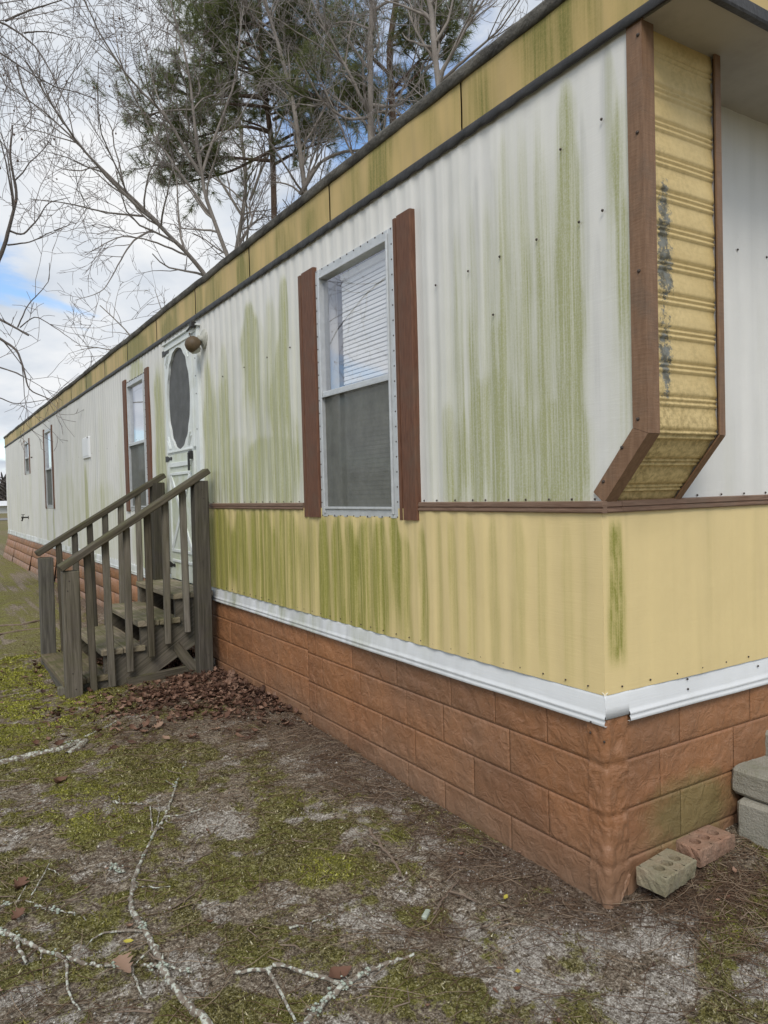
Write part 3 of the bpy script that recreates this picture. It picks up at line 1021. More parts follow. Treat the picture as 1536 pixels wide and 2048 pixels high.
V, Q, Y, Z = siding_grid(-0.013, 3.66, Z_TRIM1 - .006, Z_BELT0 + .01, 0.0075, 0.018, [WIN1], amp=0.006, fade=lambda Y: fade_corner(Y) * sst(0, .2, Y), xoff=-0.013)
make('yellow_siding', raw_mesh('yellow_siding', V, [Q], M['yellow_siding'], True, yel_stain(Y, Z)), home)


# --- end wall (front face, y = 0)
def end_grid(x0, x1, z0, z1, dx, dz, yoff, amp, stain):
    V_, Q_, X_, Z_ = siding_grid(x0, x1, z0, z1, dx, dz, [], amp=amp)
    W_ = np.stack([V_[:, 1], V_[:, 0] + yoff, V_[:, 2]], -1)
    return W_, Q_[:, ::-1], stain(X_, Z_)


def end_white(X_, Z_):
    n = fbm(X_ * 16 + 9, Z_ * .8, 4, .6)
    gr = np.clip(n - .4, 0, 1) * 1.0 + 0.55 * np.clip((Z_ - 2.25) / .25, 0, 1) * fbm(X_ * 8, Z_ * 5, 3)
    al = np.clip(n - .55, 0, 1) * .5
    return np.stack([al, np.clip(gr, 0, 1), 0 * al], -1).reshape(-1, 3)


def end_yel(X_, Z_):
    n = fbm(X_ * 20 + 9, Z_ * .8, 4, .6)
    al = np.clip(n - .60, 0, 1) * .5
    jit = (vnoise(Z_ * 9, X_ * 4) - .5) * .015
    cc = 0.045 + 0.012 * (1.19 - Z_)
    al = al + (1 - sst(.6, 1.15, np.abs(X_ - cc + jit) / (0.03 + .013 * sst(1.19, .95, Z_)))) * sst(.70, .78, Z_) * sst(1.2, 1.13, Z_) * .85 * (0.6 + .8 * vnoise(X_ * 150, Z_ * 25))
    gr = np.clip(n - .45, 0, 1) * .6
    return np.stack([np.clip(al, 0, 1), np.clip(gr, 0, 1), 0 * al], -1).reshape(-1, 3)


W_, Q_, c_ = end_grid(0.0, WID, Z_BELT1 - .01, 2.55, .02, .03, 0.0, .004, end_white)
make('end_siding', raw_mesh('end_siding', W_, [Q_], M['white_siding'], True, c_), home)
W_, Q_, c_ = end_grid(-0.013, WID, Z_TRIM1 - .006, Z_BELT0 + .01, .012, .015, -0.012, .0015, end_yel)
make('yellow_end_siding', raw_mesh('yellow_end_siding', W_, [Q_], M['yellow_siding'], True, c_), home)

# --- wings: ribbed yellow boxes that carry the roof over the end wall
prof = []
zc = 2.56
sgm = []
z = 1.42
# rib profile along the face (distance along face s, proud p)
s_len = (2.56 - 1.42)
s = 0.0
pts = [(0.0, 0.0)]
pitch = 0.097
while s < s_len + 0.35:
    for ds, pr in ((0.012, 0.001), (0.030, 0.0045), (0.050, 0.0065), (0.058, 0.0065), (0.0625, 0.0015), (0.066, 0.001), (0.069, 0.0050), (0.073, 0.0055), (0.076, 0.001), (0.080, 0.001), (0.083, 0.0050), (0.088, 0.0055), (0.092, 0.0005), (0.097, 0.0)):
        pts.append((s + ds, pr))
    s += pitch


def wing(x0, x1, name_mat):
    # face polyline from the soffit down to the bend and back to the wall
    path = [(-WING, 2.56), (-WING, 1.42), (-0.004, 1.226)]
    l1 = 2.56 - 1.42
    l2 = math.hypot(WING, 1.42 - 1.226)
    nrm2 = np.array([-(1.42 - 1.226), -(WING)]) / l2       # outward (y,z) of the slanted foot
    rows = []
    for (d, pr) in pts:
        if d <= l1:
            rows.append((-WING - pr, 2.56 - d))
        elif d <= l1 + l2:
            t = (d - l1) / l2
            rows.append((-WING + (WING - .004) * t + nrm2[0] * pr, 1.42 - (1.42 - 1.226) * t + nrm2[1] * pr))
    rows.append((-0.004, 1.226))
    rows = np.array(rows)
    nx = 22
    xs = np.linspace(x0, x1, nx)
    R_ = len(rows)
    X_ = np.repeat(xs[None, :], R_, 0)
    Yv = np.repeat(rows[:, :1], nx, 1) + (fbm(X_ * 5, rows[:, 1:2] * 4 + 0 * X_, 2) - .5) * .003
    Zv = np.repeat(rows[:, 1:2], nx, 1)
    V_ = np.stack([X_, Yv, Zv], -1).reshape(-1, 3)
    i = np.arange(R_ * nx).reshape(R_, nx)
    Qd = np.stack([i[:-1, :-1], i[1:, :-1], i[1:, 1:], i[:-1, 1:]], -1).reshape(-1, 4)
    lich = np.exp(-((X_ - (x0 + .058)) / (.026 + .05 * fbm(X_ * 3, Zv * 7, 3))) ** 2) * (.55 + .9 * fbm(X_ * 9, Zv * 9 + 4, 3)) * sst(2.36, 1.98, Zv) * sst(1.36, 1.6, Zv)
    al = 0.12 + 0.5 * np.clip(fbm(X_ * 12, Zv * 6, 4) - .42, 0, 1) + 0.4 * sst(1.62, 1.45, Zv) + .3 * np.exp(-((X_ - x0) / .09) ** 2) * sst(2.3, 1.9, Zv)
    c = np.stack([np.clip(al, 0, 1), np.clip(lich * 1.0, 0, 1), 0 * al], -1).reshape(-1, 3)
    return raw_mesh('wing_face', V_, [Qd], M['ribbed'], False, c)


for x0, x1 in ((0.036, 0.325), (WID - .325, WID - .036)):
    make('wing_face', wing(x0, x1, None), home)
# inner and outer cheeks of the wings
for xin in (0.332, WID - .332):
    mb = MB()
    pr_ = [(-WING, 2.56), (-WING, 1.42), (-0.002, 1.226), (-0.002, 2.56)]
    mb.extrude(pr_, (xin - .003, 0, 0), (xin + .003, 0, 0), (0, 1, 0), (0, 0, 1))
    mb.build('wing_cheek', M['white_siding'], home)
mb = MB()
mb.extrude([(-WING, 2.56), (-WING, 1.42), (-0.002, 1.226), (-0.002, 2.56)], (WID - .006, 0, 0), (WID, 0, 0), (0, 1, 0), (0, 0, 1))
mb.build('wing_cheek', M['white_siding'], home)


def wing_trim(leg_side, leg_front, x, sgn):
    pth = [np.array([0, -WING - .012, 2.555]), np.array([0, -WING - .012, 1.420]), np.array([0, -0.012, 1.228])]
    n_a = np.array([0, 1.0, 0])
    t2 = (pth[2] - pth[1]) / np.linalg.norm(pth[2] - pth[1])
    n_b = np.array([0, -t2[2], t2[1]])
    if n_b[1] < 0:
        n_b = -n_b
    mit = (n_a + n_b) / (1 + n_a @ n_b)
    th = 0.005
    L_ = [(-sgn * 0.009, -0.008), (sgn * leg_front, -0.008), (sgn * leg_front, -0.008 + th), (-sgn * 0.003, -0.008 + th), (-sgn * 0.003, leg_side), (-sgn * 0.009, leg_side)]
    for (p, q_, na, nb, g0, g1) in ((pth[0], pth[1], n_a, mit, 0, .0006), (pth[1], pth[2], mit, n_b, .0006, 0)):
        t_ = (q_ - p) / np.linalg.norm(q_ - p)
        A_ = [p + t_ * g0 + np.array([x + u, 0, 0]) + na * v for u, v in L_]
        B_ = [q_ - t_ * g1 + np.array([x + u, 0, 0]) + nb * v for u, v in L_]
        k = len(L_)
        mb_ = MB()
        mb_.add(A_ + B_, [(i, (i + 1) % k, (i + 1) % k + k, i + k) for i in range(k)] + [tuple(range(k - 1, -1, -1)), tuple(range(k, 2 * k))])
        mb_.build('corner_trim', M['brown_trim'], home)


for xe, sg in ((0.0, 1), (WID, -1)):
    wing_trim(0.044, 0.042, xe, sg)
for xe, sg in ((0.337, -1), (WID - .337, 1)):
    wing_trim(0.020, 0.018, xe, sg)

# --- belt rail (brown): two lengths on the side with a joint, one on the end
belt_prof = [(0.0, Z_BELT0), (0.020, Z_BELT0), (0.023, Z_BELT0 + .004), (0.023, Z_BELT0 + .010), (0.016, Z_BELT0 + .0125), (0.016, Z_BELT0 + .016), (0.020, Z_BELT0 + .019), (0.020, Z_BELT1 - .003), (0.015, Z_BELT1), (0.0, Z_BELT1)]
for y0, y1 in ((-0.0245, 0.932), (2.004, 3.43), (3.433, 3.655)):
    MB().extrude(belt_prof, (-0.002, y0, 0), (-0.002, y1, 0), (-1, 0, 0), (0, 0, 1)).build('belt_rail', M['brown_rail'], home)
for x0, x1 in ((-0.0015, 0.065), (0.067, WID)):
    MB().extrude(belt_prof, (x0, -0.002, 0), (x1, -0.002, 0), (0, -1, 0), (0, 0, 1)).build('belt_rail', M['brown_rail'], home)


# --- white base trim with rolled lower lip
def trim_strip(axis, a0, a1, n_, lip=True):
    z0 = Z_TRIM0 if lip else Z_TRIM0 + .022
    pr_ = [(0.002, Z_TRIM1 + .002), (0.010, Z_TRIM1 - .001), (0.013, Z_TRIM1 - .016), (0.015, z0 + .040), (0.016, z0 + .032)]
    if lip:
        pr_ += [(0.0195, z0 + .027), (0.0205, z0 + .021), (0.0165, z0 + .018), (0.0205, z0 + .011), (0.0215, z0 + .002), (0.018, z0), (0.008, z0)]
    else:
        pr_ += [(0.016, z0), (0.010, z0)]
    ss = np.linspace(a0, a1, n_)
    P = len(pr_)
    pa = np.array(pr_)
    out = np.repeat(pa[:, 0][None], n_, 0) + (fbm(ss * 3, ss * 0 + 4, 2)[:, None] - .5) * .006 * sst(.1, .5, ss)[:, None]
    zz_ = np.repeat(pa[:, 1][None], n_, 0) + (fbm(ss * 1.2, ss * 0 + 9, 2)[:, None] - .5) * .008 * np.linspace(0, 1, P)[None] * sst(.1, .5, ss)[:, None]
    al = np.repeat(ss[:, None], P, 1)
    if axis == 'y':
        V_ = np.stack([-out, al, zz_], -1)
    else:
        V_ = np.stack([al, -out, zz_], -1)
    i = np.arange(n_ * P).reshape(n_, P)
    Qd = np.stack([i[:-1, :-1], i[1:, :-1], i[1:, 1:], i[:-1, 1:]], -1).reshape(-1, 4)
    if axis == 'y':
        st = np.clip(fbm(al * 12, zz_ * 8, 4, .6) - .36, 0, 1) * (0.25 + 1.9 * sst(.4, 2.4, al))
        g_ = np.clip(fbm(al * 20 + 9, zz_ * 6, 4, .6) - .4, 0, 1) * (0.3 + 1.5 * sst(.2, 2.0, al))
    else:
        st = np.clip(fbm(al * 12, zz_ * 8, 4, .6) - .5, 0, 1) * .4
        g_ = np.clip(fbm(al * 20 + 9, zz_ * 6, 4, .6) - .5, 0, 1) * .6
    c = np.stack([np.clip(st, 0, 1), np.clip(g_, 0, 1), 0 * st], -1).reshape(-1, 3)
    return make('base_trim', raw_mesh('base_trim', V_.reshape(-1, 3), [Qd], M['white_trim'], False, c), home)


trim_strip('y', -0.0155, 3.70, 240)
trim_strip('y', 4.47, LEN, 400)
trim_strip('x', -0.0155, 0.089, 8, False)
trim_strip('x', 0.089, WID, 120)

# --- roof line: drip edge, fascia panels, gutter, soffit, roof
ys = np.arange(-0.33, LEN + .05, 0.0131)


def drip_side():
    z1 = Z_FB + 0.004
    rib = np.tanh(1.6 * np.sin(ys / 0.105 * 2 * np.pi)) * .5 + .5
    wav = (0.006 * rib + 0.006 * fbm(ys * 4, ys * 0, 3)) * sst(-.1, .5, ys)
    zb = Z_FB - 0.026 - wav
    rows = [(-0.004 + 0 * ys, zb + .02), (-0.013 - .004 * fbm(ys * 9, ys * 0 + 3, 2), zb), (-0.018 - .003 * fbm(ys * 9, ys * 0 + 8, 2), zb + .004), (-0.021 + 0 * ys, z1 - .006), (-0.019 + 0 * ys, z1), (0.0 + 0 * ys, z1)]
    n_ = len(ys)
    V_ = np.stack([np.stack([r[0], ys, r[1] + 0 * ys], -1) for r in rows], 1)
    P = len(rows)
    i = np.arange(n_ * P).reshape(n_, P)
    Qd = np.stack([i[:-1, :-1], i[1:, :-1], i[1:, 1:], i[:-1, 1:]], -1).reshape(-1, 4)
    return raw_mesh('drip_edge', V_.reshape(-1, 3), [Qd], M['black_drip'], True)


make('drip_edge', drip_side(), home)
mb = MB()
mb.extrude([(0, 2.535), (-.018, 2.535), (-.021, 2.541), (-.021, 2.571), (0, 2.571)], (-0.027, -0.333, 0), (WID + .027, -0.333, 0), (0, 1, 0), (0, 0, 1))
mb.build('drip_edge', M['black_drip'], home)


def fascia_panel(y0, y1):
    n_, k_ = 60, 8
    yy = np.linspace(y0 + .0015, y1 - .0015, n_)
    zz_ = np.linspace(Z_FB, Z_FT, k_)
    Y_, Z_ = np.meshgrid(yy, zz_, indexing='ij')
    X_ = -0.012 - 0.004 * np.sin((Y_ - y0) / (y1 - y0) * np.pi) + (fbm(Y_ * 5, Z_ * 5, 3) - .5) * .006 + 0.004 * (np.abs(Y_ - y1) < .004)
    i = np.arange(n_ * k_).reshape(n_, k_)
    Qd = np.stack([i[:-1, :-1], i[:-1, 1:], i[1:, 1:], i[1:, :-1]], -1).reshape(-1, 4)
    al = streak_sum(Y_, Z_, FAS) * 1.0 + np.clip(fbm(Y_ * 6, Z_ * 1.2, 5, .65) - .36, 0, 1) * 2.4
    gr = np.clip(fbm(Y_ * 22 + 8, Z_ * 2, 4, .6) - .42, 0, 1) * 1.3 + .5 * sst(2.70, 2.75, Z_) * fbm(Y_ * 6, Z_, 3)
    c = np.stack([np.clip(al, 0, 1), np.clip(gr, 0, 1), 0 * al], -1).reshape(-1, 3)
    return raw_mesh('fascia_panel', np.stack([X_, Y_, Z_], -1).reshape(-1, 3), [Qd], M['yellow_fascia'], True, c)


FAS = [(1030, 1150, 20, 150, .75), (1075, 1110, 40, 130, .5), (1180, 1210, -20, 80, .6), (850, 880, 200, 300, .3), (740, 790, 280, 380, .5), (690, 720, 330, 420, .35), (480, 500, 520, 590, .55), (415, 440, 560, 620, .6), (395, 410, 580, 630, .5),
       (330, 352, 640, 690, .5), (258, 292, 676, 730, 1.0), (172, 186, 745, 790, .95), (560, 580, 460, 540, .35), (620, 640, 430, 500, .3), (905, 925, 170, 260, .25)]
seams = [-0.333, -0.41 + 1.02 - 1.02, 0.611, 1.645, 2.676, 3.70, 4.72]
seams = [-0.333, 0.611]
while seams[-1] + 1.026 < LEN - .2:
    seams.append(seams[-1] + 1.026)
seams.append(LEN + .05)
for a, b_ in zip(seams[:-1], seams[1:]):
    make('fascia_panel', fascia_panel(a, b_), home)
xs_ = [-0.014, 1.2, 2.4, WID + .014]
for a, b_ in zip(xs_[:-1], xs_[1:]):
    mb = MB()
    mb.box(a + .001, b_ - .001, -0.345, -0.333, Z_FB + .001, Z_FT)
    mb.build('fascia_panel', M['yellow_fascia'], home)

# gutter / weathered roof edge
gp = [(0.0, 2.752), (-0.020, 2.749), (-0.026, 2.752), (-0.030, 2.765), (-0.033, 2.783), (-0.031, 2.791), (-0.022, 2.795), (0.03, 2.800)]
gys = np.linspace(-0.37, LEN + .09, 260)
gpa = np.array(gp)
V_ = np.zeros((len(gys), len(gp), 3))
V_[:, :, 0] = gpa[None, :, 0] + (fbm(gys * 2.2, gys * 0 + 2, 4)[:, None] - .5) * .012
V_[:, :, 2] = gpa[None, :, 1] + (fbm(gys * 2.7, gys * 0 + 6, 5, .65)[:, None] - .5) * .018
V_[:, :, 1] = gys[:, None]
i = np.arange(len(gys) * len(gp)).reshape(len(gys), len(gp))
Qd = np.stack([i[:-1, :-1], i[1:, :-1], i[1:, 1:], i[:-1, 1:]], -1).reshape(-1, 4)
make('roof_edge', raw_mesh('roof_edge', V_.reshape(-1, 3), [Qd], M['gutter'], True), home)
MB().box(-0.028, WID + .028, -0.372, -0.346, 2.752, 2.797, .005).build('roof_edge', M['gutter'], home)
MB().box(WID, WID + .03, -0.345, LEN + .09, 2.752, 2.797, .005).build('roof_edge', M['gutter'], home)
mb = MB()
mb.extrude([(0.0, 2.796), (WID / 2, 2.95), (WID, 2.796), (WID, 2.765), (0.0, 2.765)], (0, -0.36, 0), (0, LEN + .06, 0), (1, 0, 0), (0, 0, 1))
mb.build('roof', M['roof'], home)
MB().box(0.0, WID, -0.333, -0.002, 2.548, 2.56).build('soffit', M['soffit'], home)
# back, far end, floor: closes the box
mb = MB()
mb.box(WID - .02, WID, 0.01, LEN, Z_TRIM0, 2.76)
mb.build('back_wall', M['white_siding'], home)
mb = MB()
mb.box(0.0, WID, LEN, LEN + .03, Z_TRIM0, 2.76)
mb.build('far_end_wall', M['white_siding'], home)
MB().box(0.03, WID - .03, 0.03, LEN - .01, Z_TRIM0 + .03, Z_TRIM0 + .06).build('floor_pan', M['dark_room'], home)
MB().box(0.03, WID - .03, 0.01, LEN - .01, 2.60, 2.62).build('ceiling_liner', M['dark_room'], home)
MB().box(1.2, 1.22, 0.05, LEN - .05, Z_TRIM0 + .06, 2.60).build('inner_partition', M['dark_room'], home)

# --- skirting with embossed blocks
base_mb = MB()
base_mb.box(0.0070, 0.016, 0.0, LEN, -0.15, Z_TRIM0 + .05)
base_mb.box(0.012, WID, 0.0070, 0.016, -0.15, Z_TRIM0 + .05)
base_mb.box(WID - .016, WID - .012, 0.02, LEN, -0.15, Z_TRIM0 + .05)
skirt = base_mb.build('skirting', M['skirt'], home)


def block_mesh(kx, ky, seed, edge=0.055):
    """unit embossed block in (u,v) 0..1, proud p (metres)"""
    r_ = np.random.default_rng(seed)
    u = np.unique(np.concatenate([[0, .012, .03, .055], np.linspace(.1, .9, kx), [.945, .97, .988, 1]]))
    v = np.unique(np.concatenate([[0, .03, .07, .13], np.linspace(.22, .78, ky), [.87, .93, .97, 1]]))
    U_, V_ = np.meshgrid(u, v, indexing='ij')
    e = np.minimum(np.minimum(U_, 1 - U_) * 2.6, np.minimum(V_, 1 - V_))
    ox, oy = r_.random(2) * 200
    rock = fbm(U_ * 7 + ox, V_ * 3.0 + oy, 3, .6)
    ridge = np.abs(fbm(U_ * 5 + oy, V_ * 2.4 + ox, 2) - .5) * 2
    p = 0.0022 * sst(0.0, 0.035, e) + sst(0.03, .2, e) * (0.001 + 0.014 * (rock - .38) - 0.007 * ridge) + 0.0022 * np.exp(-((e - .045) / .018) ** 2)
    return U_, V_, p


BLK = []
for sd_ in range(10):
    U_, V_, p_ = block_mesh(11, 5, sd_)
    i = np.arange(U_.size).reshape(U_.shape)
    Qd = np.stack([i[:-1, :-1], i[:-1, 1:], i[1:, 1:], i[1:, :-1]], -1).reshape(-1, 4)
    BLK.append((raw_mesh('skirting_block', np.stack([-p_, U_, V_], -1).reshape(-1, 3), [Qd], M['skirt'], True),
                raw_mesh('skirting_block', np.stack([U_, -p_, V_], -1).reshape(-1, 3), [Qd[:, ::-1]], M['skirt'], True)))

# simple low-poly block for the far stretch
FARB = []
for sd_ in range(4):
    u = np.array([0, .03, .3, .7, .97, 1])
    v = np.array([0, .08, .5, .92, 1])
    U_, V_ = np.meshgrid(u, v, indexing='ij')
    p_ = 0.006 * (np.minimum(np.minimum(U_ * 3, (1 - U_) * 3), np.minimum(V_, 1 - V_)) > .03) + 0.008 * np.random.default_rng(sd_).random(U_.shape) * ((U_ > .1) & (U_ < .9) & (V_ > .1) & (V_ < .95))
    i = np.arange(U_.size).reshape(U_.shape)
    Qd = np.stack([i[:-1, :-1], i[:-1, 1:], i[1:, 1:], i[1:, :-1]], -1).reshape(-1, 4)
    FARB.append(raw_mesh('skirting_block', np.stack([-p_, U_, V_], -1).reshape(-1, 3), [Qd], M['skirt'], True))


def place_block(me, loc, scale, rot=(0, 0, 0)):
    o = bpy.data.objects.new('skirting_block', me)
    o.location = loc
    o.scale = scale
    o.rotation_euler = rot
    COL.objects.link(o)
    o.parent = skirt
    return o


def lay(yrange, rows, xo, far=False):
    y0, y1 = yrange
    for r_i, (za, zb) in enumerate(rows):
        step = 0.392
        y = y0 - (step * 0.5 if r_i % 2 else step * 0.02)
        while y < y1 - .01:
            a = max(y, y0)
            b2 = min(y + step, y1)
            if b2 - a > .015:
                meb = random.choice(FARB) if far else random.choice(BLK)[0]
                place_block(meb, (xo, a + .0015, za + .002), (1, b2 - a - .003, zb - za - .004))
            y += step
            step = random.choice((.262, .392, .392, .392))


rows_a = [(-.045, .118), (.118, .273), (.273, .427), (.427, .585)]
rows_b = [(-.03, .130), (.130, .289), (.289, .440), (.440, .585)]
lay((0.055, 2.04), rows_a, 0.004)
lay((2.046, 4.9), rows_b, 0.0052)
# farther panels have slumped outwards at the foot
for y0, y1, lean in ((4.9, 7.7, .02), (7.7, 10.5, .05), (10.5, 13.2, .09), (13.2, 15.9, .12), (15.9, 17.75, .14)):
    for r_i, (za, zb) in enumerate(rows_b):
        step = 0.392
        y = y0 - (step * .5 if r_i % 2 else 0)
        while y < y1 - .02:
            a, b2 = max(y, y0), min(y + step, y1)
            if b2 - a > .03:
                ang = math.atan2(lean, .55)
                xx = -lean * (Z_TRIM0 - za) / .55
                place_block(random.choice(FARB), (xx, a + .003, za + .004), (1, b2 - a - .006, (zb - za - .008) / math.cos(ang)), (0, ang, 0))
            y += step
# end skirting
for r_i, (za, zb) in enumerate(rows_a):
    step = 0.392
    x = 0.10 - (0.14 if r_i % 2 else 0.24)
    while x < 2.4:
        a, b2 = max(x, 0.088), min(x + step, WID)
        if b2 - a > .02 and not (r_i == 0 and a < .1 and b2 < .15):
            place_block(random.choice(BLK)[1], (a + .0015, .004, za + .002), (b2 - a - .003, 1, zb - za - .004))
        x += step
# crumpled corner cover, wraps the corner and is torn at the foot
ts = np.linspace(-0.062, 0.086, 40)            # <0 along the side, >0 along the end
zs_ = np.linspace(-0.05, 0.572, 66)
T_, Zc = np.meshgrid(ts, zs_, indexing='ij')
rad = 0.012
prd = 0.009 + 0.020 * (fbm(T_ * 28 + 3, Zc * 18, 3, .6) - .42) + 0.008 * (fbm(T_ * 12 + 40, Zc * 26, 2) - .4) * np.exp(-(T_ / .03) ** 2)
row_l = np.minimum.reduce([np.abs(Zc - b_) for b_ in (.118, .273, .427)])
prd = prd - 0.007 * np.exp(-(row_l / .007) ** 2)
prd = np.maximum(prd, .002)
k_ = np.clip((T_ + .012) / .024, 0, 1)
Xc = np.where(T_ < 0, -prd * (1 - .4 * k_), T_ - prd * (1 - k_) * .6)
Yc = np.where(T_ < 0, -T_ - prd * k_ * .6, -prd)
foot = np.interp(ts, [-0.062, -.01, .02, .05, .086], [-.06, -.02, -.015, .02, .075])
Zc2 = np.maximum(Zc, foot[:, None] + (Zc + .05) * .02)
i = np.arange(T_.size).reshape(T_.shape)
Qd = np.stack([i[:-1, :-1], i[:-1, 1:], i[1:, 1:], i[1:, :-1]], -1).reshape(-1, 4)[:, ::-1]
make('skirting_corner', raw_mesh('skirting_corner', np.stack([Xc, Yc, Zc2], -1).reshape(-1, 3), [Qd], M['skirt'], True), home)

# --- screws
SC_V, SC_F = [], []


def screw(c, n_, r_=0.0045, h=0.004):
    r_ *= .78
    mbs.lathe([(r_ * 1.25, 0), (r_, h * .6), (r_ * .5, h)], c, n_, 7, True)


mbs = MB()
for k in range(40):
    y = 0.03 + k * 0.098 + random.uniform(-.015, .015)
    if y < 3.6 and not (.92 < y < 2.02):
        screw((-0.004, y, Z_BELT1 + .006), (-1, 0, 0), .0042)
    if y < 3.6:
        screw((-0.016, y + .03, Z_TRIM1 + .012), (-1, 0, 0), .0032)
for k in range(18):
    x = 0.06 + k * .13
    screw((x, -0.0145, Z_TRIM1 + .012), (0, -1, 0), .0034)
    if x > .36:
        screw((x, -0.006, Z_BELT1 + .007), (0, -1, 0), .0042)
for px, py in [(1209, 422), (1162, 445), (1077, 480), (1003, 514), (940, 543), (875, 571), (1207, 240), (583, 695), (537, 715), (491, 735), (448, 753), (1125, 300), (990, 630)]:
    c = on_wall(px, py)
    screw((-0.008, c[1], c[2]), (-1, 0, 0), .0048, .005)
for k in range(28):
    screw((-0.009, 5.1 + k * .42, 1.82), (-1, 0, 0), .004)
for px, py in [(1276, 70), (1275, 265), (1278, 542), (1276, 838)]:
    c = on_wall(px, py, -.009)
    screw((-0.009, c[1], c[2]), (-1, 0, 0), .006, .005)
for px, py in [(1244, 895), (1207, 963)]:
    c = on_wall(px, py, -.009)
    screw((-0.009, c[1], c[2]), (-1, 0, 0), .006, .005)
for px, py in [(1473, 500), (1531, 515)]:
    c = on_front(px, py)
    screw((c[0], -0.004, c[2]), (0, -1, 0), .0045)
for px, py in [(1375, 1358), (1376, 1378), (1516, 1332)]:
    c = on_front(px, py, -.015)
    screw((c[0], -0.0145, c[2]), (0, -1, 0), .0042)
for px, py in [(1182, 1465), (1226, 1489), (1190, 1442)]:
    c = on_wall(px, py, -.012)
    screw((-0.014 if py > 1450 else -.03, max(c[1], -.008), c[2]), (-1, 0, 0), .0042)
mbs.build('screws', M['screw'], home)['kind'] = 'stuff'


# --- windows
def window(win, shut_l, shut_r, near=True, mid=1.765, reveal=None):
    y0, y1, z0, z1 = win
    fw = 0.03
    mb = MB()
    # outer flange
    for a in ((y0 - .008, y0 + fw, z0 - .008, z1 + .008), (y1 - fw, y1 + .008, z0 - .008, z1 + .008)):
        mb.box(-0.016, 0.004, a[0], a[1], a[2], a[3], .003)
    mb.box(-0.0155, 0.0035, y0 + fw, y1 - fw, z0 - .008, z0 + fw, .003)
    mb.box(-0.0155, 0.0035, y0 + fw, y1 - fw, z1 - fw, z1 + .008, .003)
    # inner track
    for a in ((y0 + fw, y0 + fw + .012), (y1 - fw - .012, y1 - fw)):
        mb.box(-0.024, 0.03, a[0], a[1], z0 + .01, z1 - .01, .002)
    mb.box(-0.023, 0.03, y0 + fw + .012, y1 - fw - .012, z1 - fw - .012, z1 - fw, .002)
    mb.box(-0.023, 0.03, y0 + fw + .012, y1 - fw - .012, z0 + fw, z0 + fw + .012, .002)
    fr = mb.build('window', M['aluminium'], home)
    # meeting rail
    mb = MB()
    mb.box(-0.019, 0.016, y0 + fw + .0125, y1 - fw - .0125, mid - .012, mid + .012, .003)
    mb.box(-0.0245, -.012, y0 + fw + .0125, y1 - fw - .0125, mid - .017, mid - .0125, .001)
    mb.build('meeting_rail', M['aluminium'], fr)
    for gx_, za, zb in ((0.004, mid + .004, z1 - .035), (0.022, z0 + .035, mid - .004)):
        V_ = [(gx_, y0 + .035, za), (gx_, y0 + .035, zb), (gx_, y1 - .035, zb), (gx_, y1 - .035, za)]
        link(bpy.data.objects.new('pane', raw_mesh('pane', V_, [[(0, 1, 2, 3)]], M['glass'])), fr)
    g = MB()
    g.add([(-0.004, y0 + .040, z0 + .04), (-0.004, y1 - .040, z0 + .04), (-0.004, y1 - .040, mid - .012), (-0.004, y0 + .040, mid - .012)], [(0, 1, 2, 3)])
    g.build('insect_screen', M['screen'], fr)
    if near:
        global mbs
        mbs = MB()
        ny = int((y1 - y0) / .062)
        nz = int((z1 - z0) / .062)
        for k in range(ny + 1):
            y = y0 + .006 + (y1 - y0 - .012) * k / ny
            screw((-.015, y, z1 + .001), (-1, 0, 0), .0042)
            if k % 2 == 0 or near > 1:
                screw((-.015, y, z0 - .001), (-1, 0, 0), .0042)
        for k in range(1, nz):
            z_ = z0 + (z1 - z0) * k / nz
            screw((-.015, y0 + .003, z_), (-1, 0, 0), .0042)
            screw((-.015, y1 - .003, z_), (-1, 0, 0), .0042)
        mbs.build('frame_screws', M['screw'], fr)['kind'] = 'stuff'
    # reveal box so that the opening reads as deep
    mb = MB()
    mb.box(0.03, 0.10, y0 - .012, y0 + .004, z0, z1)
    mb.box(0.03, 0.10, y1 - .004, y1 + .012, z0, z1)
    mb.build('reveal', M['blind'], fr)
    for (a, b2, flip) in ((*shut_l, 1), (*shut_r, 1)):
        if a is None:
            continue
        wv = b2 - a
        # shutter cross-section seen from above: raised field with a groove near the outer (left) side
        pr_ = [(0.002, 0), (0.018, 0.002), (0.020, .006), (0.020, wv * .17), (0.006, wv * .20), (0.006, wv * .25), (0.026, wv * .30), (0.026, wv - .008), (0.022, wv - .002), (0.002, wv)]
        zt, zb = z1 + .035, z0 - .012
        # groove faces the far edge
        mb = MB()
        mb.extrude([(u, wv - v_) for u, v_ in pr_], (0, a, zb + random.uniform(-.004, .002)), (0, a, zt + random.uniform(-.006, .006)), (-1, 0, 0), (0, 1, 0))
        mb.build('shutter', M['shutter'], home)
    return fr


w1 = window(WIN1, (1.802, 1.995), (0.936, 1.080), 2)
w2 = window(WIN2, (5.81, 5.965), (4.985, 5.13), 1, 1.79)
w3 = window(WIN3, (11.36, 11.48), (10.52, 10.63), 0, 1.78)
w4 = window(WIN4, (13.99, 14.03), (13.26, 13.32), 0, 2.09)


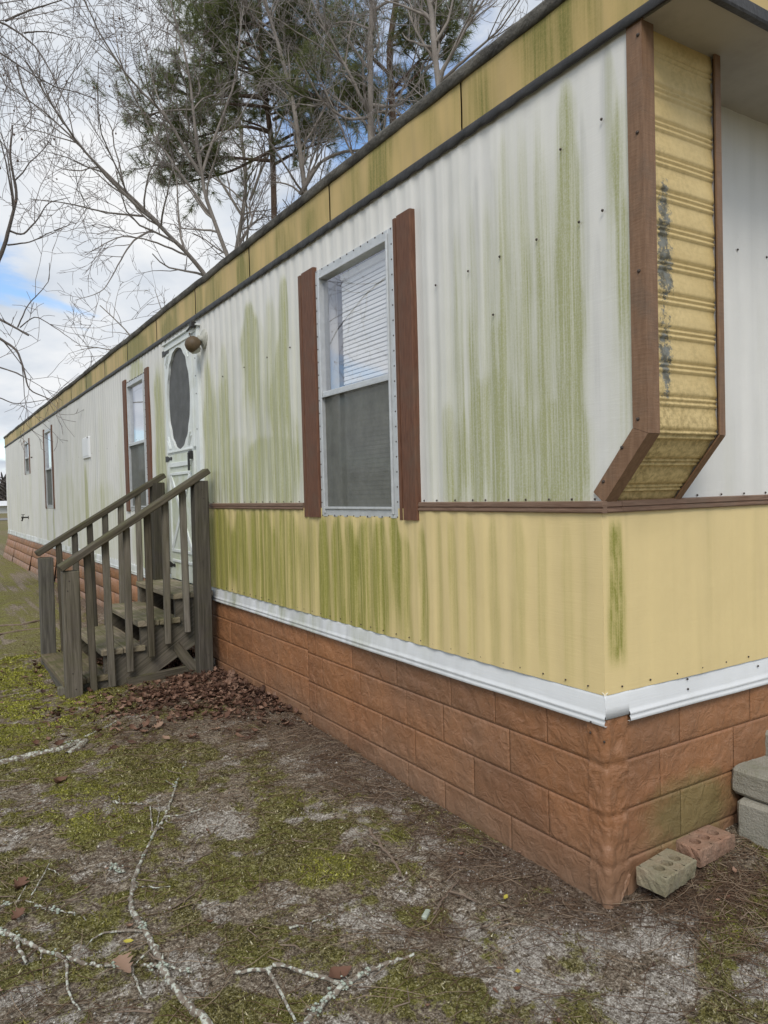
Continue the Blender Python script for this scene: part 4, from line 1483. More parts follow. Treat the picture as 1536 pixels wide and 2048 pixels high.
# --- storm door
def door():
    y0, y1, z0, z1 = DOOR
    mb = MB()
    # jambs and header
    mb.box(-0.022, 0.02, y0, y0 + .030, z0, z1, .003)
    mb.box(-0.014, 0.02, y0 + .030, 3.768, z0, z1 - .03, .002)
    mb.box(-0.022, 0.02, y1 - .030, y1, z0, z1, .003)
    mb.box(-0.0215, 0.02, y0 + .030, y1 - .030, z1 - .03, z1, .003)
    mb.box(-0.035, 0.0, y0 - .02, y1 + .01, z1 + .001, z1 + .012, .002)
    mb.box(-0.05, 0.02, y0 + .01, y1 - .01, z0 - .02, z0 + .0, .003)
    mb.build('door_frame', M['door_white'], home)
    ly0, ly1, lz0, lz1 = 3.772, 4.456, z0 + .012, z1 - .034
    zmid = 1.615
    # leaf, upper half: slab with a scalloped oval opening
    cy, czz = 0.5 * (ly0 + ly1), 0.5 * (zmid + .03 + 2.415)
    a_, b_ = 0.285, 0.5 * (2.415 - zmid - .03)
    nseg = 96
    inner, outer = [], []
    for k in range(nseg):
        th = 2 * math.pi * k / nseg
        c_, s_ = math.cos(th), math.sin(th)
        # super-ellipse with stepped bracket corners
        rr = 1 / ((abs(c_) ** 3.0 + abs(s_) ** 3.0) ** (1 / 3.0))
        corner = abs(math.sin(2 * th))
        step_ = -0.12 * corner ** 2 + 0.022 * math.cos(16 * th) * corner ** 2
        inner.append((cy + a_ * c_ * rr * (1.03 + step_), czz + b_ * s_ * rr * (1 + step_ * .75)))
        # outer rectangle by ray
        hw, hh = 0.5 * (ly1 - ly0), 0.5 * (lz1 - zmid)
        oc = 0.5 * (lz1 + zmid)
        tx = hw / max(abs(c_), 1e-6)
        tz = hh / max(abs(s_), 1e-6)
        t_ = min(tx, tz)
        outer.append((cy + c_ * t_, oc + s_ * t_))
    mb = MB()
    x0, x1 = -0.030, -0.004
    for (yy, zz_) in inner:
        mb.V.append((x0, yy, zz_))
    for (yy, zz_) in outer:
        mb.V.append((x0 + .001, yy, zz_))
    for (yy, zz_) in inner:
        mb.V.append((x1, yy, zz_))
    for (yy, zz_) in outer:
        mb.V.append((x1, yy, zz_))
    n_ = nseg
    for k in range(n_):
        j = (k + 1) % n_
        mb.F += [(k, j, n_ + j, n_ + k), (2 * n_ + k, 3 * n_ + k, 3 * n_ + j, 2 * n_ + j), (k, 2 * n_ + k, 2 * n_ + j, j), (n_ + k, n_ + j, 3 * n_ + j, 3 * n_ + k)]
    leaf = mb.build('storm_door', M['door_white'], home)
    # lower leaf panel
    mb = MB()
    mb.box(x0, x1, ly0, ly1, lz0, zmid - .001, .003)
    mb.build('lower_panel', M['door_green'], leaf)
    # screen
    g = MB()
    g.box(-0.0125, -.011, ly0 + .03, ly1 - .03, zmid + .02, lz1 - .015)
    g.build('screen', M['door_screen'], leaf)
    # dark main door behind
    MB().box(0.03, 0.05, ly0 - .02, ly1 + .02, lz0, lz1).build('inner_door', M['dark_room'], leaf)
    # raised mouldings
    def mould(p, q_, w_=.03, t_=.008, nm='moulding', m_='door_white'):
        mbm = MB()
        mbm.bar((x0 - .003, p[0], p[1]), (x0 - .003, q_[0], q_[1]), t_ + .004, w_, (0, 0, 1) if abs(p[0] - q_[0]) > .01 else (0, 1, 0), .002)
        return mbm.build(nm, M[m_], leaf)
    mould((ly0 + .03, zmid + .018), (ly1 - .03, zmid + .018), .014, .006)
    mould((ly0 + .04, lz1 - .016), (ly1 - .04, lz1 - .016), .012, .006)
    mould((ly0 + .08, 1.53), (ly1 - .08, 1.53), .035, .012)
    by0, by1, bz0, bz1 = ly0 + .08, ly1 - .08, 0.86, 1.46
    for yy in (by0, by1):
        mould((yy, bz0), (yy, bz1), .022, .008)
    for zz_ in (bz0, bz1):
        mould((by0, zz_), (by1, zz_), .022, .0085)
    mould((by0 + .02, bz0 + .015), (by1 - .02, bz1 - .015), .04, .007, 'cross_bar')
    mould((by0 + .02, bz1 - .015), (by1 - .02, bz0 + .015), .04, .010, 'cross_bar')
    mould((by0, .78), (by1, .78), .02, .008)
    # corner fans of the scalloped frame
    for sy in (-1, 1):
        for sz in (-1, 1):
            for k in range(2):
                c0 = np.array([cy + sy * (0.30 - .02 * k), czz + sz * (b_ - .085 - .03 * k)])
                c1 = np.array([cy + sy * (0.245 - .03 * k), czz + sz * (b_ - .015)])
                mould(tuple(c0), tuple(c1), .008, .004)
    # strap hinges
    for zz_ in (2.425, 1.585, 0.74):
        h = MB()
        h.extrude([(4.488, zz_ - .024), (4.488, zz_ + .024), (4.44, zz_ + .022), (4.36, zz_ + .006), (4.345, zz_ + .014), (4.325, zz_ + .012), (4.318, zz_), (4.325, zz_ - .012), (4.345, zz_ - .014), (4.36, zz_ - .006), (4.44, zz_ - .022)],
                  (-0.0315, 0, 0), (-0.036, 0, 0), (0, 1, 0), (0, 0, 1))
        h.build('hinge', M['black_metal'], leaf)
    h = MB()
    h.box(-0.055, -.031, 3.785, 3.835, 1.555, 1.615, .006)
    h.box(-0.066, -.055, 3.79, 3.815, 1.47, 1.60, .005)
    h.build('latch', M['black_metal'], leaf)
    h = MB()
    h.box(-0.06, -.022, 3.645, 3.70, z1 - .012, z1 + .028, .006)
    h.bar((-0.045, 3.70, z1 + .004), (-0.045, 3.80, z1 - .012), .012, .012)
    h.build('closer_bracket', M['black_metal'], home)
    # weather-strip screws on the right jamb
    global mbs
    mbs = MB()
    for zz_ in np.linspace(.75, 2.40, 14):
        screw((-.015, 3.70 + random.uniform(-.025, .03), zz_), (-1, 0, 0), .0048)
    mbs.build('frame_screws', M['screw'], leaf)['kind'] = 'stuff'


door()

# --- small wall fittings (access panel, vent outlet, meter hook)
c = on_wall(175, 895)
mb = MB()
mb.box(-0.028, 0.0, 7.70, 8.10, 1.775, 2.025, .006)
mb.box(-0.031, -.028, 7.725, 8.075, 1.80, 2.0, .002)
ap = mb.build('access_panel', M['white_trim'], home)
MB().lathe([(0.01, 0), (.01, .004), (.004, .006)], (-.031, 7.74, 2.012), (-1, 0, 0), 8).build('catch', M['screw'], ap)
MB().lathe([(0.012, 0), (.012, .03), (.006, .034)], (-.005, 12.95, 2.06), (-1, 0, 0), 8).build('cable_entry', M['screw'], home)

# --- outdoor tap near the far end
tap = empty('outdoor_tap', (-.01, 13.85, .96))
tag(tap, 'small dark outdoor tap on the white wall near the far end', 'tap')
MB().lathe([(0.028, 0), (.028, .006), (.014, .008), (.013, .085), (.020, .09), (.020, .12)], (-.008, 13.85, .985), (-1, 0, 0), 12).build('body', M['black_metal'], tap)
MB().lathe([(0.013, 0), (.013, .05), (.016, .055), (.016, .07)], (-.10, 13.85, .985), (-.35, 0, -1), 12).build('spout', M['black_metal'], tap)
MB().lathe([(0.006, 0), (.006, .03), (.03, .032), (.03, .042)], (-.10, 13.85, 1.0), (0, 0, 1), 10).build('handle', M['black_metal'], tap)

# ------------------------------------------------------------------ blinds inside the windows
for (win, lab, zlo) in ((WIN1, 'white slatted blind lowered behind the nearest window pane', 1.20), (WIN2, 'white slatted blind behind the window left of the door', 1.55), (WIN3, 'white slatted blind behind the tall window near the far end', 1.9)):
    bl = empty('window_blind', (.046, 0.5 * (win[0] + win[1]), zlo))
    tag(bl, lab, 'blind')
    ya, yb = win[0] + .06, win[1] - .16 if win is WIN1 else win[1] - .06
    MB().box(.034, .062, ya, yb, win[3] - .075, win[3] - .045, .003).build('headrail', M['blind'], bl)
    sl = MB()
    sl.add([(-.006, 0, -.0145), (-.004, 0, .001), (.004, 0, .0135), (-.006, 1, -.0145), (-.004, 1, .001), (.004, 1, .0135)], [(0, 1, 4, 3), (1, 2, 5, 4)])
    o0 = sl.build('slat', M['blind'], bl)
    m0 = o0.data
    bpy.data.objects.remove(o0)
    zz_ = win[3] - .09
    while zz_ > zlo:
        o = bpy.data.objects.new('slat', m0)
        o.location = (.046, ya + random.uniform(-.002, .002), zz_)
        o.rotation_euler = (random.uniform(-.004, .004), random.uniform(-.06, .06), 0)
        o.scale = (1, yb - ya, 1)
        link(o, bl)
        zz_ -= 0.0205

# ------------------------------------------------------------------ porch lamp
lamp = empty('wall_lamp', (0, 3.555, 2.37))
tag(lamp, 'small brown and white porch lamp on the wall beside the door', 'lamp')
MB().lathe([(0.068, 0), (.070, .006), (.060, .012), (.050, .013), (.046, .020), (.024, .024), (.022, .05)], (-.004, 3.535, 2.375), (-1, 0, 0), 24).build('back_plate', M['lamp_white'], lamp, True)
MB().lathe([(0.012, 0), (.012, .05)], (-.04, 3.535, 2.375), (-1, 0, -.25), 10).build('arm', M['lamp_brown'], lamp, True)
MB().lathe([(0.0, .052), (.022, .050), (.044, .036), (.056, .012), (.058, -.012), (.052, -.030), (.040, -.036)], (-.085, 3.545, 2.335), (-.75, -0.15, .62), 24, False).build('hood', M['lamp_brown'], lamp, True)
MB().lathe([(0.036, 0), (.040, -.012), (.038, -.028), (.027, -.042), (.0, -.048)], (-.074, 3.55, 2.318), (-.3, 0, 1), 24, False).build('globe', M['lamp_white'], lamp, True)
MB().lathe([(0.004, 0), (.004, .02), (.007, .024), (.0, .03)], (-.10, 3.545, 2.385), (-.3, 0, 1), 8, False).build('finial', M['lamp_brown'], lamp, True)


# ------------------------------------------------------------------ wooden steps
def uv_project(o, axis_long):
    """uv: u along the board, v across (metres)"""
    me = o.data
    uvl = me.uv_layers.new(name='UVMap')
    al = np.array(axis_long, float)
    al /= np.linalg.norm(al)
    off = random.uniform(0, 40)
    co = np.array([v.co for v in me.vertices])
    for p in me.polygons:
        n_ = np.array(p.normal)
        side = np.cross(n_, al)
        if np.linalg.norm(side) < .2:
            side = np.cross(al, (0.3, .9, .2))
        side /= np.linalg.norm(side)
        for li in p.loop_indices:
            v = co[me.loops[li].vertex_index]
            uvl.data[li].uv = (float(v @ al) + off, float(v @ side) + off)


steps = empty('wooden_steps', (-.5, 3.9, .05))
tag(steps, 'weathered grey wooden steps with two handrails leading up to the door', 'steps')


def plank(name, a, b_, wd, th, up=(0, 0, 1), mat='wood', parent=steps, bev=.005):
    mbp = MB()
    mbp.bar(a, b_, wd, th, up, bev)
    o = mbp.build(name, M[mat], parent)
    uv_project(o, np.array(b_, float) - np.array(a, float))
    return o


YN, YF = 3.47, 4.44                 # near and far rail lines
rise0, rise, run = 0.145, 0.160, 0.235
xf = [-1.01, -0.775, -0.54, -0.305]
for k in range(4):
    zt = rise0 + rise * k
    for j in range(2):
        x0 = xf[k] + j * .142
        jig = random.uniform(-.006, .006)
        plank('tread', (x0 + .069, YN - .015 + jig, zt - .019), (x0 + .069, YF + .03 + jig, zt - .019), .138, .038, mat='wood_tread')
# stringers: saw-tooth boards
for ys_, nm in ((YN + .03, 0), (YF - .03, 1)):
    prof_ = []
    for k in range(4):
        zt = rise0 + rise * k - .040
        prof_ += [(xf[k] + .02, zt - rise + .04 if k else -.02), (xf[k] + .02, zt)]
        prof_ += [(xf[k] + .02 + run if k < 3 else -.03, zt)]
    prof_ += [(-.03, .335), (-.62, .0), (-.70, -.03)]
    mbp = MB()
    mbp.extrude(prof_, (0, ys_ - .019, 0), (0, ys_ + .019, 0), (1, 0, 0), (0, 0, 1))
    o = mbp.build('stringer', M['wood'], steps)
    uv_project(o, (.83, 0, .56))
# short riser block under the first tread front
plank('toe_board', (-.985, YN + .05, .06), (-.985, YF - .05, .06), .03, .085, mat='wood_dark')
posts = [(-.955, YN - .045, .885 - .02, 'wood'), (-.115, YN - .045, 1.415, 'wood_dark'), (-.955, YF + .045, .885, 'wood_dark'), (-.115, YF + .045, 1.43, 'wood_dark')]
for (px_, py_, zt, mt) in posts:
    wd = .098
    plank('post', (px_, py_, -.04), (px_ + .004, py_, zt - .03), wd, .085 if px_ < -.5 else .098, (0, 1, 0), mt)
plank('toe_post', (-.965 - .045, YN + .02, -.04), (-.965 - .045, YN + .02, .105), .055, .05, (0, 1, 0))
rail_n = [(-1.012, YN - .05, .853), (-.055, YN - .05, 1.452)]
rail_f = [(-1.012, YF + .05, .883), (-.055, YF + .05, 1.458)]
for (a, b_) in (rail_n, rail_f):
    plank('handrail', a, b_, .105, .04, mat='wood')
sl = (rail_n[1][2] - rail_n[0][2]) / (rail_n[1][0] - rail_n[0][0])
for ys_, (a, b_), xs_b in ((YN - .032, rail_n, [-.845, -.735, -.60, -.465, -.345, -.225]), (YF + .032, rail_f, [-.86, -.745, -.635, -.52, -.40, -.27])):
    for xb in xs_b:
        zt = a[2] + sl * (xb - a[0]) - .022
        zb_ = max(.03, np.interp(xb, [-.9, -.03], [.0, .50]) - .035 + random.uniform(-.015, .02))
        tilt = random.uniform(-.018, .018)
        mbp = MB()
        plank('baluster', (xb + tilt, ys_, zb_), (xb, ys_ + random.uniform(-.004, .004), zt), .042, .036, (0, 1, 0), random.choice(['wood', 'wood', 'wood_dark']))
mbs = MB()
for k in range(4):
    zt = rise0 + rise * k
    for j in range(2):
        for yy in (YN + .03, YF - .03):
            for dx in (.035, .10):
                screw((xf[k] + j * .142 + dx, yy + random.uniform(-.008, .008), zt - .001), (0, 0, 1), .0042, .002)
for (px_, py_, zt, mt) in posts[:2]:
    for zz_ in (.10, .20, zt - .09, zt - .15):
        screw((px_ + random.uniform(-.02, .02), py_ - (.0425 if px_ < -.5 else .049) - .0005, zz_), (0, -1, 0), .0045, .002)
mbs.build('nail_heads', M['screw'], steps)['kind'] = 'stuff'
plank('brace', (-.30, YN + .03, .29), (-.16, YN + .0, .075), .07, .035, (0, 1, 0), 'wood')
plank('brace', (-.20, YN + .4, .40), (-.12, YN + .25, .05), .07, .035, (0, 1, 0), 'wood_dark')
plank('ground_rail', (-.62, YN + .0, .075), (-.10, YN + .02, .105), .04, .055, mat='wood')
MB().obox((-.09, YN + .09, .10), (1, 0, 0), (0, 1, 0), (0, 0, 1), .16, .12, .09, .01).build('footing_block', M['concrete'], steps)


# ------------------------------------------------------------------ loose masonry at the end wall
def rough_mesh(o, amp, sc):
    me = o.data
    for v in me.vertices:
        n_ = fbm(v.co.x * sc + 3, v.co.y * sc + v.co.z * sc * 1.3, 3) - .5
        v.co += v.normal * float(n_) * amp


def brick(center, length, width, height, ang, mat, label, seed):
    r_ = random.Random(seed)
    hl, hw = length / 2, width / 2
    rr = 0.0185
    hx = [-length * .27, 0, length * .27]
    nk = 14
    nu, nv = 25, 11
    us = np.linspace(-hl, hl, nu)
    vs_ = np.linspace(-hw, hw, nv)
    import bmesh
    bm = bmesh.new()
    # top face with three round core holes: build each third as a ring between a rectangle and a circle
    xs3 = [-hl, -length * .135, length * .135, hl]
    deep = height * .62
    for k in range(3):
        xa, xb = xs3[k], xs3[k + 1]
        outer, inner, bot = [], [], []
        for j in range(nk * 2):
            th = 2 * math.pi * j / (nk * 2)
            c_, s_ = math.cos(th), math.sin(th)
            cx = hx[k]
            tx = ((xb - cx) if c_ > 0 else (cx - xa)) / max(abs(c_), 1e-6)
            ty = hw / max(abs(s_), 1e-6)
            t_ = min(tx, ty)
            outer.append(bm.verts.new((cx + c_ * t_, s_ * t_, height)))
            inner.append(bm.verts.new((cx + c_ * rr, s_ * rr, height - .0015)))
            bot.append(bm.verts.new((cx + c_ * rr * .95, s_ * rr * .95, height - deep)))
        n2_ = nk * 2
        for j in range(n2_):
            i2 = (j + 1) % n2_
            bm.faces.new((outer[j], outer[i2], inner[i2], inner[j]))
            bm.faces.new((inner[j], inner[i2], bot[i2], bot[j]))
        bm.faces.new(bot)
    # sides with chipped edges
    loop = []
    for x in np.linspace(-hl, hl, 18):
        loop.append((x, -hw))
    for y in np.linspace(-hw, hw, 9)[1:]:
        loop.append((hl, y))
    for x in np.linspace(hl, -hl, 18)[1:]:
        loop.append((x, hw))
    for y in np.linspace(hw, -hw, 9)[1:-1]:
        loop.append((-hl, y))
    rings = []
    for zz_, ins in ((height, 0.0), (height * .93, -.003), (height * .6, -.004), (height * .3, -.003), (0, 0)):
        rings.append([bm.verts.new((x * (1 - ins / hl) + (r_.uniform(-.0025, .0025) if zz_ < height else 0), y * (1 - ins / hw) + (r_.uniform(-.0025, .0025) if zz_ < height else 0), zz_)) for x, y in loop])
    for a, b_ in zip(rings[:-1], rings[1:]):
        for j in range(len(loop)):
            i2 = (j + 1) % len(loop)
            bm.faces.new((a[j], b_[j], b_[i2], a[i2]))
    bm.faces.new(rings[-1][::-1])
    bmesh.ops.recalc_face_normals(bm, faces=bm.faces)
    me_ = bpy.data.meshes.new('loose_brick')
    bm.to_mesh(me_)
    bm.free()
    me_.materials.append(mat)
    o = make('loose_brick', me_)
    o.location = center
    o.rotation_euler = (r_.uniform(-.06, .06), r_.uniform(-.04, .04), ang)
    tag(o, label, 'brick', 'loose bricks by the skirting')
    return o


brick((0.188, -0.062, 0.048), .182, .090, .058, .17, M['brick_moss'], 'pale mossy three-hole brick lying nearest the skirting corner', 1)
brick((0.415, -0.038, 0.058), .180, .090, .058, .02, M['brick_red'], 'reddish three-hole brick lying between the mossy brick and concrete blocks', 2)


def cblock(c, lx, ly, lz, ang, label, seed):
    import bmesh
    mbp = MB()
    mbp.obox((0, 0, lz / 2), (1, 0, 0), (0, 1, 0), (0, 0, 1), lx, ly, lz, .012)
    o = mbp.build('concrete_block', M['concrete'])
    bm = bmesh.new()
    bm.from_mesh(o.data)
    bmesh.ops.subdivide_edges(bm, edges=bm.edges[:], cuts=9, use_grid_fill=True)
    r_ = np.random.default_rng(seed)
    for v in bm.verts:
        n_ = fbm(v.co.x * 22 + seed, v.co.y * 22 + v.co.z * 31, 4, .65) - .5
        v.co += v.co.normalized() * float(n_) * .012
    bm.to_mesh(o.data)
    bm.free()
    o.location = c
    o.rotation_euler = (0, 0, ang)
    tag(o, label, 'concrete block', 'concrete blocks stacked as a step')
    return o


cblock((0.70, -0.23, 0.055), .20, .40, .145, .06, 'grey concrete block at the bottom of the stack right of the bricks', 3)
cblock((0.715, -0.20, 0.202), .20, .40, .095, .0, 'rough pale concrete slab on top of the block right of the bricks', 5)
cblock((0.93, -0.15, 0.20), .19, .38, .175, .03, 'concrete block at the right edge behind the stacked slab', 8)


# ------------------------------------------------------------------ trees
class Tree:
    def __init__(self, seed, minr=0.004):
        self.r = np.random.default_rng(seed)
        self.trunk = []
        self.twigs = []
        self.tips = []
        self.minr = minr

    def smooth(self, P, n):
        P = np.asarray(P, float)
        d = np.concatenate([[0], np.cumsum(np.linalg.norm(np.diff(P, axis=0), axis=1))])
        t = np.linspace(0, d[-1], n)
        Q = np.stack([np.interp(t, d, P[:, k]) for k in range(3)], -1)
        for _ in range(2):
            Q[1:-1] = 0.25 * Q[:-2] + 0.5 * Q[1:-1] + 0.25 * Q[2:]
        return Q, d[-1]

    def limb(self, P, r0, r1, level, dens=1.0, up=0.25, wob=0.03, start=0.15):
        n = max(6, 4 * len(P))
        Q, ln = self.smooth(P, n)
        Q[1:] += self.r.normal(0, wob * min(1, ln / n), (n - 1, 3))
        R = (r0 + (r1 - r0) * np.linspace(0, 1, n) ** 0.8) * .82
        self.trunk.append((Q, R))
        self.children(Q, R, ln, level, dens, up, start)

    def children(self, Q, R, ln, level, dens, up, start=0.15):
        if level <= 0:
            return
        spacing = {4: 0.36, 3: 0.33, 2: 0.22, 1: 0.16}[level] / dens
        k = int(ln * (1 - start) / spacing + self.r.random())
        n = len(Q)
        for _ in range(k):
            t = start + (1 - start) * self.r.random() ** 0.8
            f = t * (n - 1)
            i = min(int(f), n - 2)
            p = Q[i] + (Q[i + 1] - Q[i]) * (f - i)
            tan = Q[i + 1] - Q[i]
            tan = tan / (np.linalg.norm(tan) + 1e-9)
            rr = R[i] + (R[i + 1] - R[i]) * (f - i)
            v = self.r.normal(0, 1, 3)
            v -= tan * (v @ tan)
            v /= np.linalg.norm(v) + 1e-9
            ang = self.r.uniform(0.45, 1.05)
            d = tan * math.cos(ang) + v * math.sin(ang) + np.array([0, 0, up * 0.6])
            d /= np.linalg.norm(d)
            L0 = {4: 2.4, 3: 1.5, 2: 0.85, 1: 0.42}[level] * self.r.uniform(.5, 1.25) * (1 - 0.45 * t)
            self.branch(p, d, L0, max(self.minr, min(rr * .62, {4: .03, 3: .016, 2: .009, 1: .0055}[level])), level - 1, dens, up)

    def branch(self, p, d, ln, r0, level, dens, up):
        n = {0: 4, 1: 5, 2: 6, 3: 7}[level]
        P = [p]
        st = ln / (n - 1)
        for _ in range(n - 1):
            d = d + self.r.normal(0, 0.17, 3) + np.array([0, 0, up * 0.10])
            d = d / np.linalg.norm(d)
            P.append(P[-1] + d * st)
        P = np.array(P)
        R = np.linspace(r0, max(self.minr * .75, r0 * .35), n)
        (self.twigs if level < 3 else self.trunk).append((P, R))
        if level == 0:
            self.tips.append((P[-1], d))
            return
        self.children(P, R, ln, level, dens, up, .2)

    def build(self, root, bark, twig, trunk_sides=8):
        V_, F_ = tubes(self.trunk, trunk_sides)
        link(bpy.data.objects.new('trunk', raw_mesh('trunk', V_, [F_], bark, True)), root)
        if self.twigs:
            V_, F_ = tubes(self.twigs, 3)
            link(bpy.data.objects.new('crown', raw_mesh('crown', V_, [F_], twig, True)), root)


def tree_root(name, base, label, cat='tree', group=None):
    r_ = empty(name, tuple(float(v) for v in base))
    tag(r_, label, cat, group)
    return r_


def path(pts, d0, d1=None):
    d1 = d0 if d1 is None else d1
    n = len(pts)
    return [at(px, py, d0 + (d1 - d0) * k / max(1, n - 1)) for k, (px, py) in enumerate(pts)]


# A: bare many-stemmed tree fanning out to the left behind the home
base = np.array([4.9, 14.4, 0.05])
rt = tree_root('bare_tree', base, 'leafless tree behind the roof with limbs fanning out far to the left')
T = Tree(11, .0044)
fork = base + np.array([-.05, 0, 3.6])
T.limb([base, base + [0, 0, 1.8], fork], .20, .15, 0)
T.limb([fork] + path([(412, 545), (330, 462), (240, 383), (165, 300), (100, 205), (50, 120)], 16.6, 14.5), .095, .012, 4, 1.0, .2)
T.limb(path([(330, 462), (285, 415), (205, 340), (130, 260), (60, 200), (10, 170)], 16.2, 15.5), .05, .009, 4, .95, .2)
T.limb([fork] + path([(452, 500), (420, 430), (402, 352), (388, 245), (380, 150), (345, 20), (320, -90)], 16.8, 16.5), .085, .016, 4, 1.0, .25)
T.limb(path([(402, 352), (330, 228), (250, 150), (190, 50), (150, -40)], 16.7, 15.2), .05, .010, 4, 1.0, .22)
T.limb(path([(285, 432), (205, 425), (130, 405), (60, 398)], 16.2, 14.6), .03, .008, 3, 1.0, .1)
T.limb(path([(305, 460), (265, 480), (225, 550), (205, 585), (150, 600)], 16.3, 15.0), .028, .006, 3, .9, .12)
T.limb(path([(372, 510), (300, 480), (240, 470), (170, 510)], 16.4, 15.3), .028, .007, 3, .9, .1)
T.limb(path([(420, 430), (350, 330), (300, 260), (240, 130), (225, 20)], 16.9, 18.0), .045, .009, 4, .9, .25)
T.limb([fork] + path([(470, 480), (520, 440), (470, 385), (410, 345), (340, 280)], 17.0, 17.6), .06, .012, 3, .9, .25)
T.limb(path([(402, 352), (430, 270), (470, 170), (480, 60), (500, -60)], 16.7, 17.2), .045, .01, 4, .9, .28)
T.build(rt, M['bark_grey'], M['twig_dark'])

# B: slender leaning tree right of the pine
base = at(640, 900, 18.0)
base[2] = .05
rt = tree_root('bare_tree', base, 'slender leafless tree with a straight leaning trunk just right of the pine')
T = Tree(12, .0055)
T.limb([base] + path([(612, 385), (600, 300), (587, 200), (560, 100), (525, -20), (500, -100)], 18, 18), .13, .045, 4, 1.0, .3, .02, .35)
T.limb(path([(600, 390), (640, 322), (690, 302), (730, 300)], 18, 17.2), .07, .03, 3, .9, .25)
T.limb(path([(600, 300), (650, 220), (690, 120), (700, 20)], 18, 18.5), .04, .01, 4, .9, .3)
T.build(rt, M['bark_grey'], M['twig_grey'])


# C: pines
def pine(base, trunk_px, dist, limbs, seed, label, tufts, nd, extra_r=0.115):
    rt_ = tree_root('pine_tree', base, label, 'pine tree')
    T_ = Tree(seed, .006)
    P = [base] + path(trunk_px, dist, dist)
    n = 40
    Q, ln = T_.smooth(P, n)
    R = extra_r * (1 - .62 * np.linspace(0, 1, n))
    T_.trunk.append((Q, R))
    r_ = T_.r
    tuft_pts = []

    def spray(p, d, ln_, rad, depth):
        m = 6
        P_ = [p]
        for k in range(m - 1):
            d = d + r_.normal(0, .16, 3) + np.array([0, 0, .07])
            d = d / np.linalg.norm(d)
            P_.append(P_[-1] + d * ln_ / (m - 1))
        P_ = np.array(P_)
        (T_.trunk if depth == 2 else T_.twigs).append((P_, np.linspace(rad, rad * .3, m)))
        if depth == 0:
            tuft_pts.append((P_[-1], d))
            tuft_pts.append((P_[3], d))
            return
        for k in range({2: 8, 1: 6}[depth]):
            t = r_.uniform(.3, 1.0)
            f = t * (m - 1)
            i_ = min(int(f), m - 2)
            p2 = P_[i_] + (P_[i_ + 1] - P_[i_]) * (f - i_)
            v = r_.normal(0, 1, 3)
            v /= np.linalg.norm(v)
            d2 = d * .7 + v * .8 + np.array([0, 0, .15])
            spray(p2, d2 / np.linalg.norm(d2), ln_ * {2: .48, 1: .5}[depth] * r_.uniform(.7, 1.2), rad * .42, depth - 1)

    for lp, da, db in limbs:
        Pl = path(lp, da, db)
        Ql, ll = T_.smooth(Pl, 12)
        Rl = np.linspace(.045, .014, 12)
        T_.trunk.append((Ql, Rl))
        for k in range(14):
            i_ = int(r_.uniform(4, 11))
            dd = Ql[min(i_ + 1, 11)] - Ql[i_ - 1]
            dd /= np.linalg.norm(dd)
            v = r_.normal(0, .7, 3)
            dd = dd + v + np.array([0, 0, .2])
            spray(Ql[i_], dd / np.linalg.norm(dd), r_.uniform(.7, 1.3), .016, 1)
    # whorls of the upper crown
    for k in range(tufts):
        t = r_.uniform(.60, 1.0)
        f = t * (n - 1)
        i_ = min(int(f), n - 2)
        p = Q[i_]
        az = r_.uniform(0, 2 * math.pi)
        d = np.array([math.cos(az), math.sin(az), r_.uniform(-.05, .45)])
        d /= np.linalg.norm(d)
        spray(p, d, r_.uniform(1.1, 2.5) * (1.15 - .4 * t), .032, 2)
    T_.build(rt_, M['bark_pine'], M['bark_dark'], 10)
    # needle tufts
    C_ = np.array([a for a, b in tuft_pts])
    D_ = np.array([b for a, b in tuft_pts])
    m = len(C_)
    dirs = r_.normal(0, 1, (m, nd, 3))
    dirs /= np.linalg.norm(dirs, axis=2, keepdims=True)
    dirs = dirs * .75 + D_[:, None, :] * .65
    dirs /= np.linalg.norm(dirs, axis=2, keepdims=True)
    ln_ = r_.uniform(.13, .24, (m, nd, 1))
    st = C_[:, None, :] - D_[:, None, :] * r_.uniform(0, .16, (m, nd, 1))
    sd_ = np.cross(dirs, r_.normal(0, 1, (m, nd, 3)))
    sd_ /= np.linalg.norm(sd_, axis=2, keepdims=True)
    wv = r_.uniform(.007, .012, (m, nd, 1))
    tri = np.stack([st - sd_ * wv * .5, st + sd_ * wv * .5, st + dirs * ln_ + np.array([0, 0, -.03])], 2).reshape(-1, 3)
    me_ = raw_mesh('crown', tri, [np.arange(len(tri)).reshape(-1, 3)], M['needles'])
    link(bpy.data.objects.new('foliage', me_), rt_)


b0 = at(550, 900, 20)
b0[2] = .05
pine(b0, [(548, 420), (546, 300), (536, 230), (525, 150), (520, 40), (515, -120), (512, -260)], 20,
     [([(545, 268), (500, 250), (455, 255), (400, 275), (330, 285)], 20, 18.5), ([(545, 322), (490, 318), (440, 312), (380, 330), (320, 335)], 20, 18.8), ([(538, 200), (480, 190), (420, 195), (350, 185)], 20, 19.0),
      ([(546, 240), (590, 215), (640, 180), (690, 175)], 20, 20.5), ([(546, 290), (620, 250), (700, 210), (740, 215)], 20, 21.5), ([(530, 150), (450, 120), (400, 140)], 20, 19.5), ([(540, 215), (450, 205), (300, 225), (290, 240)], 20, 18.0),
      ([(546, 330), (600, 300), (660, 280)], 20, 21.0), ([(528, 150), (590, 120), (640, 90)], 20, 19.2), ([(525, 100), (450, 70), (400, 60)], 20, 19.2), ([(545, 300), (460, 345), (350, 370)], 20, 19.4)],
     21, 'tall green pine standing behind the roof left of centre', 42, 40)
b1 = at(800, 900, 17)
b1[2] = .05
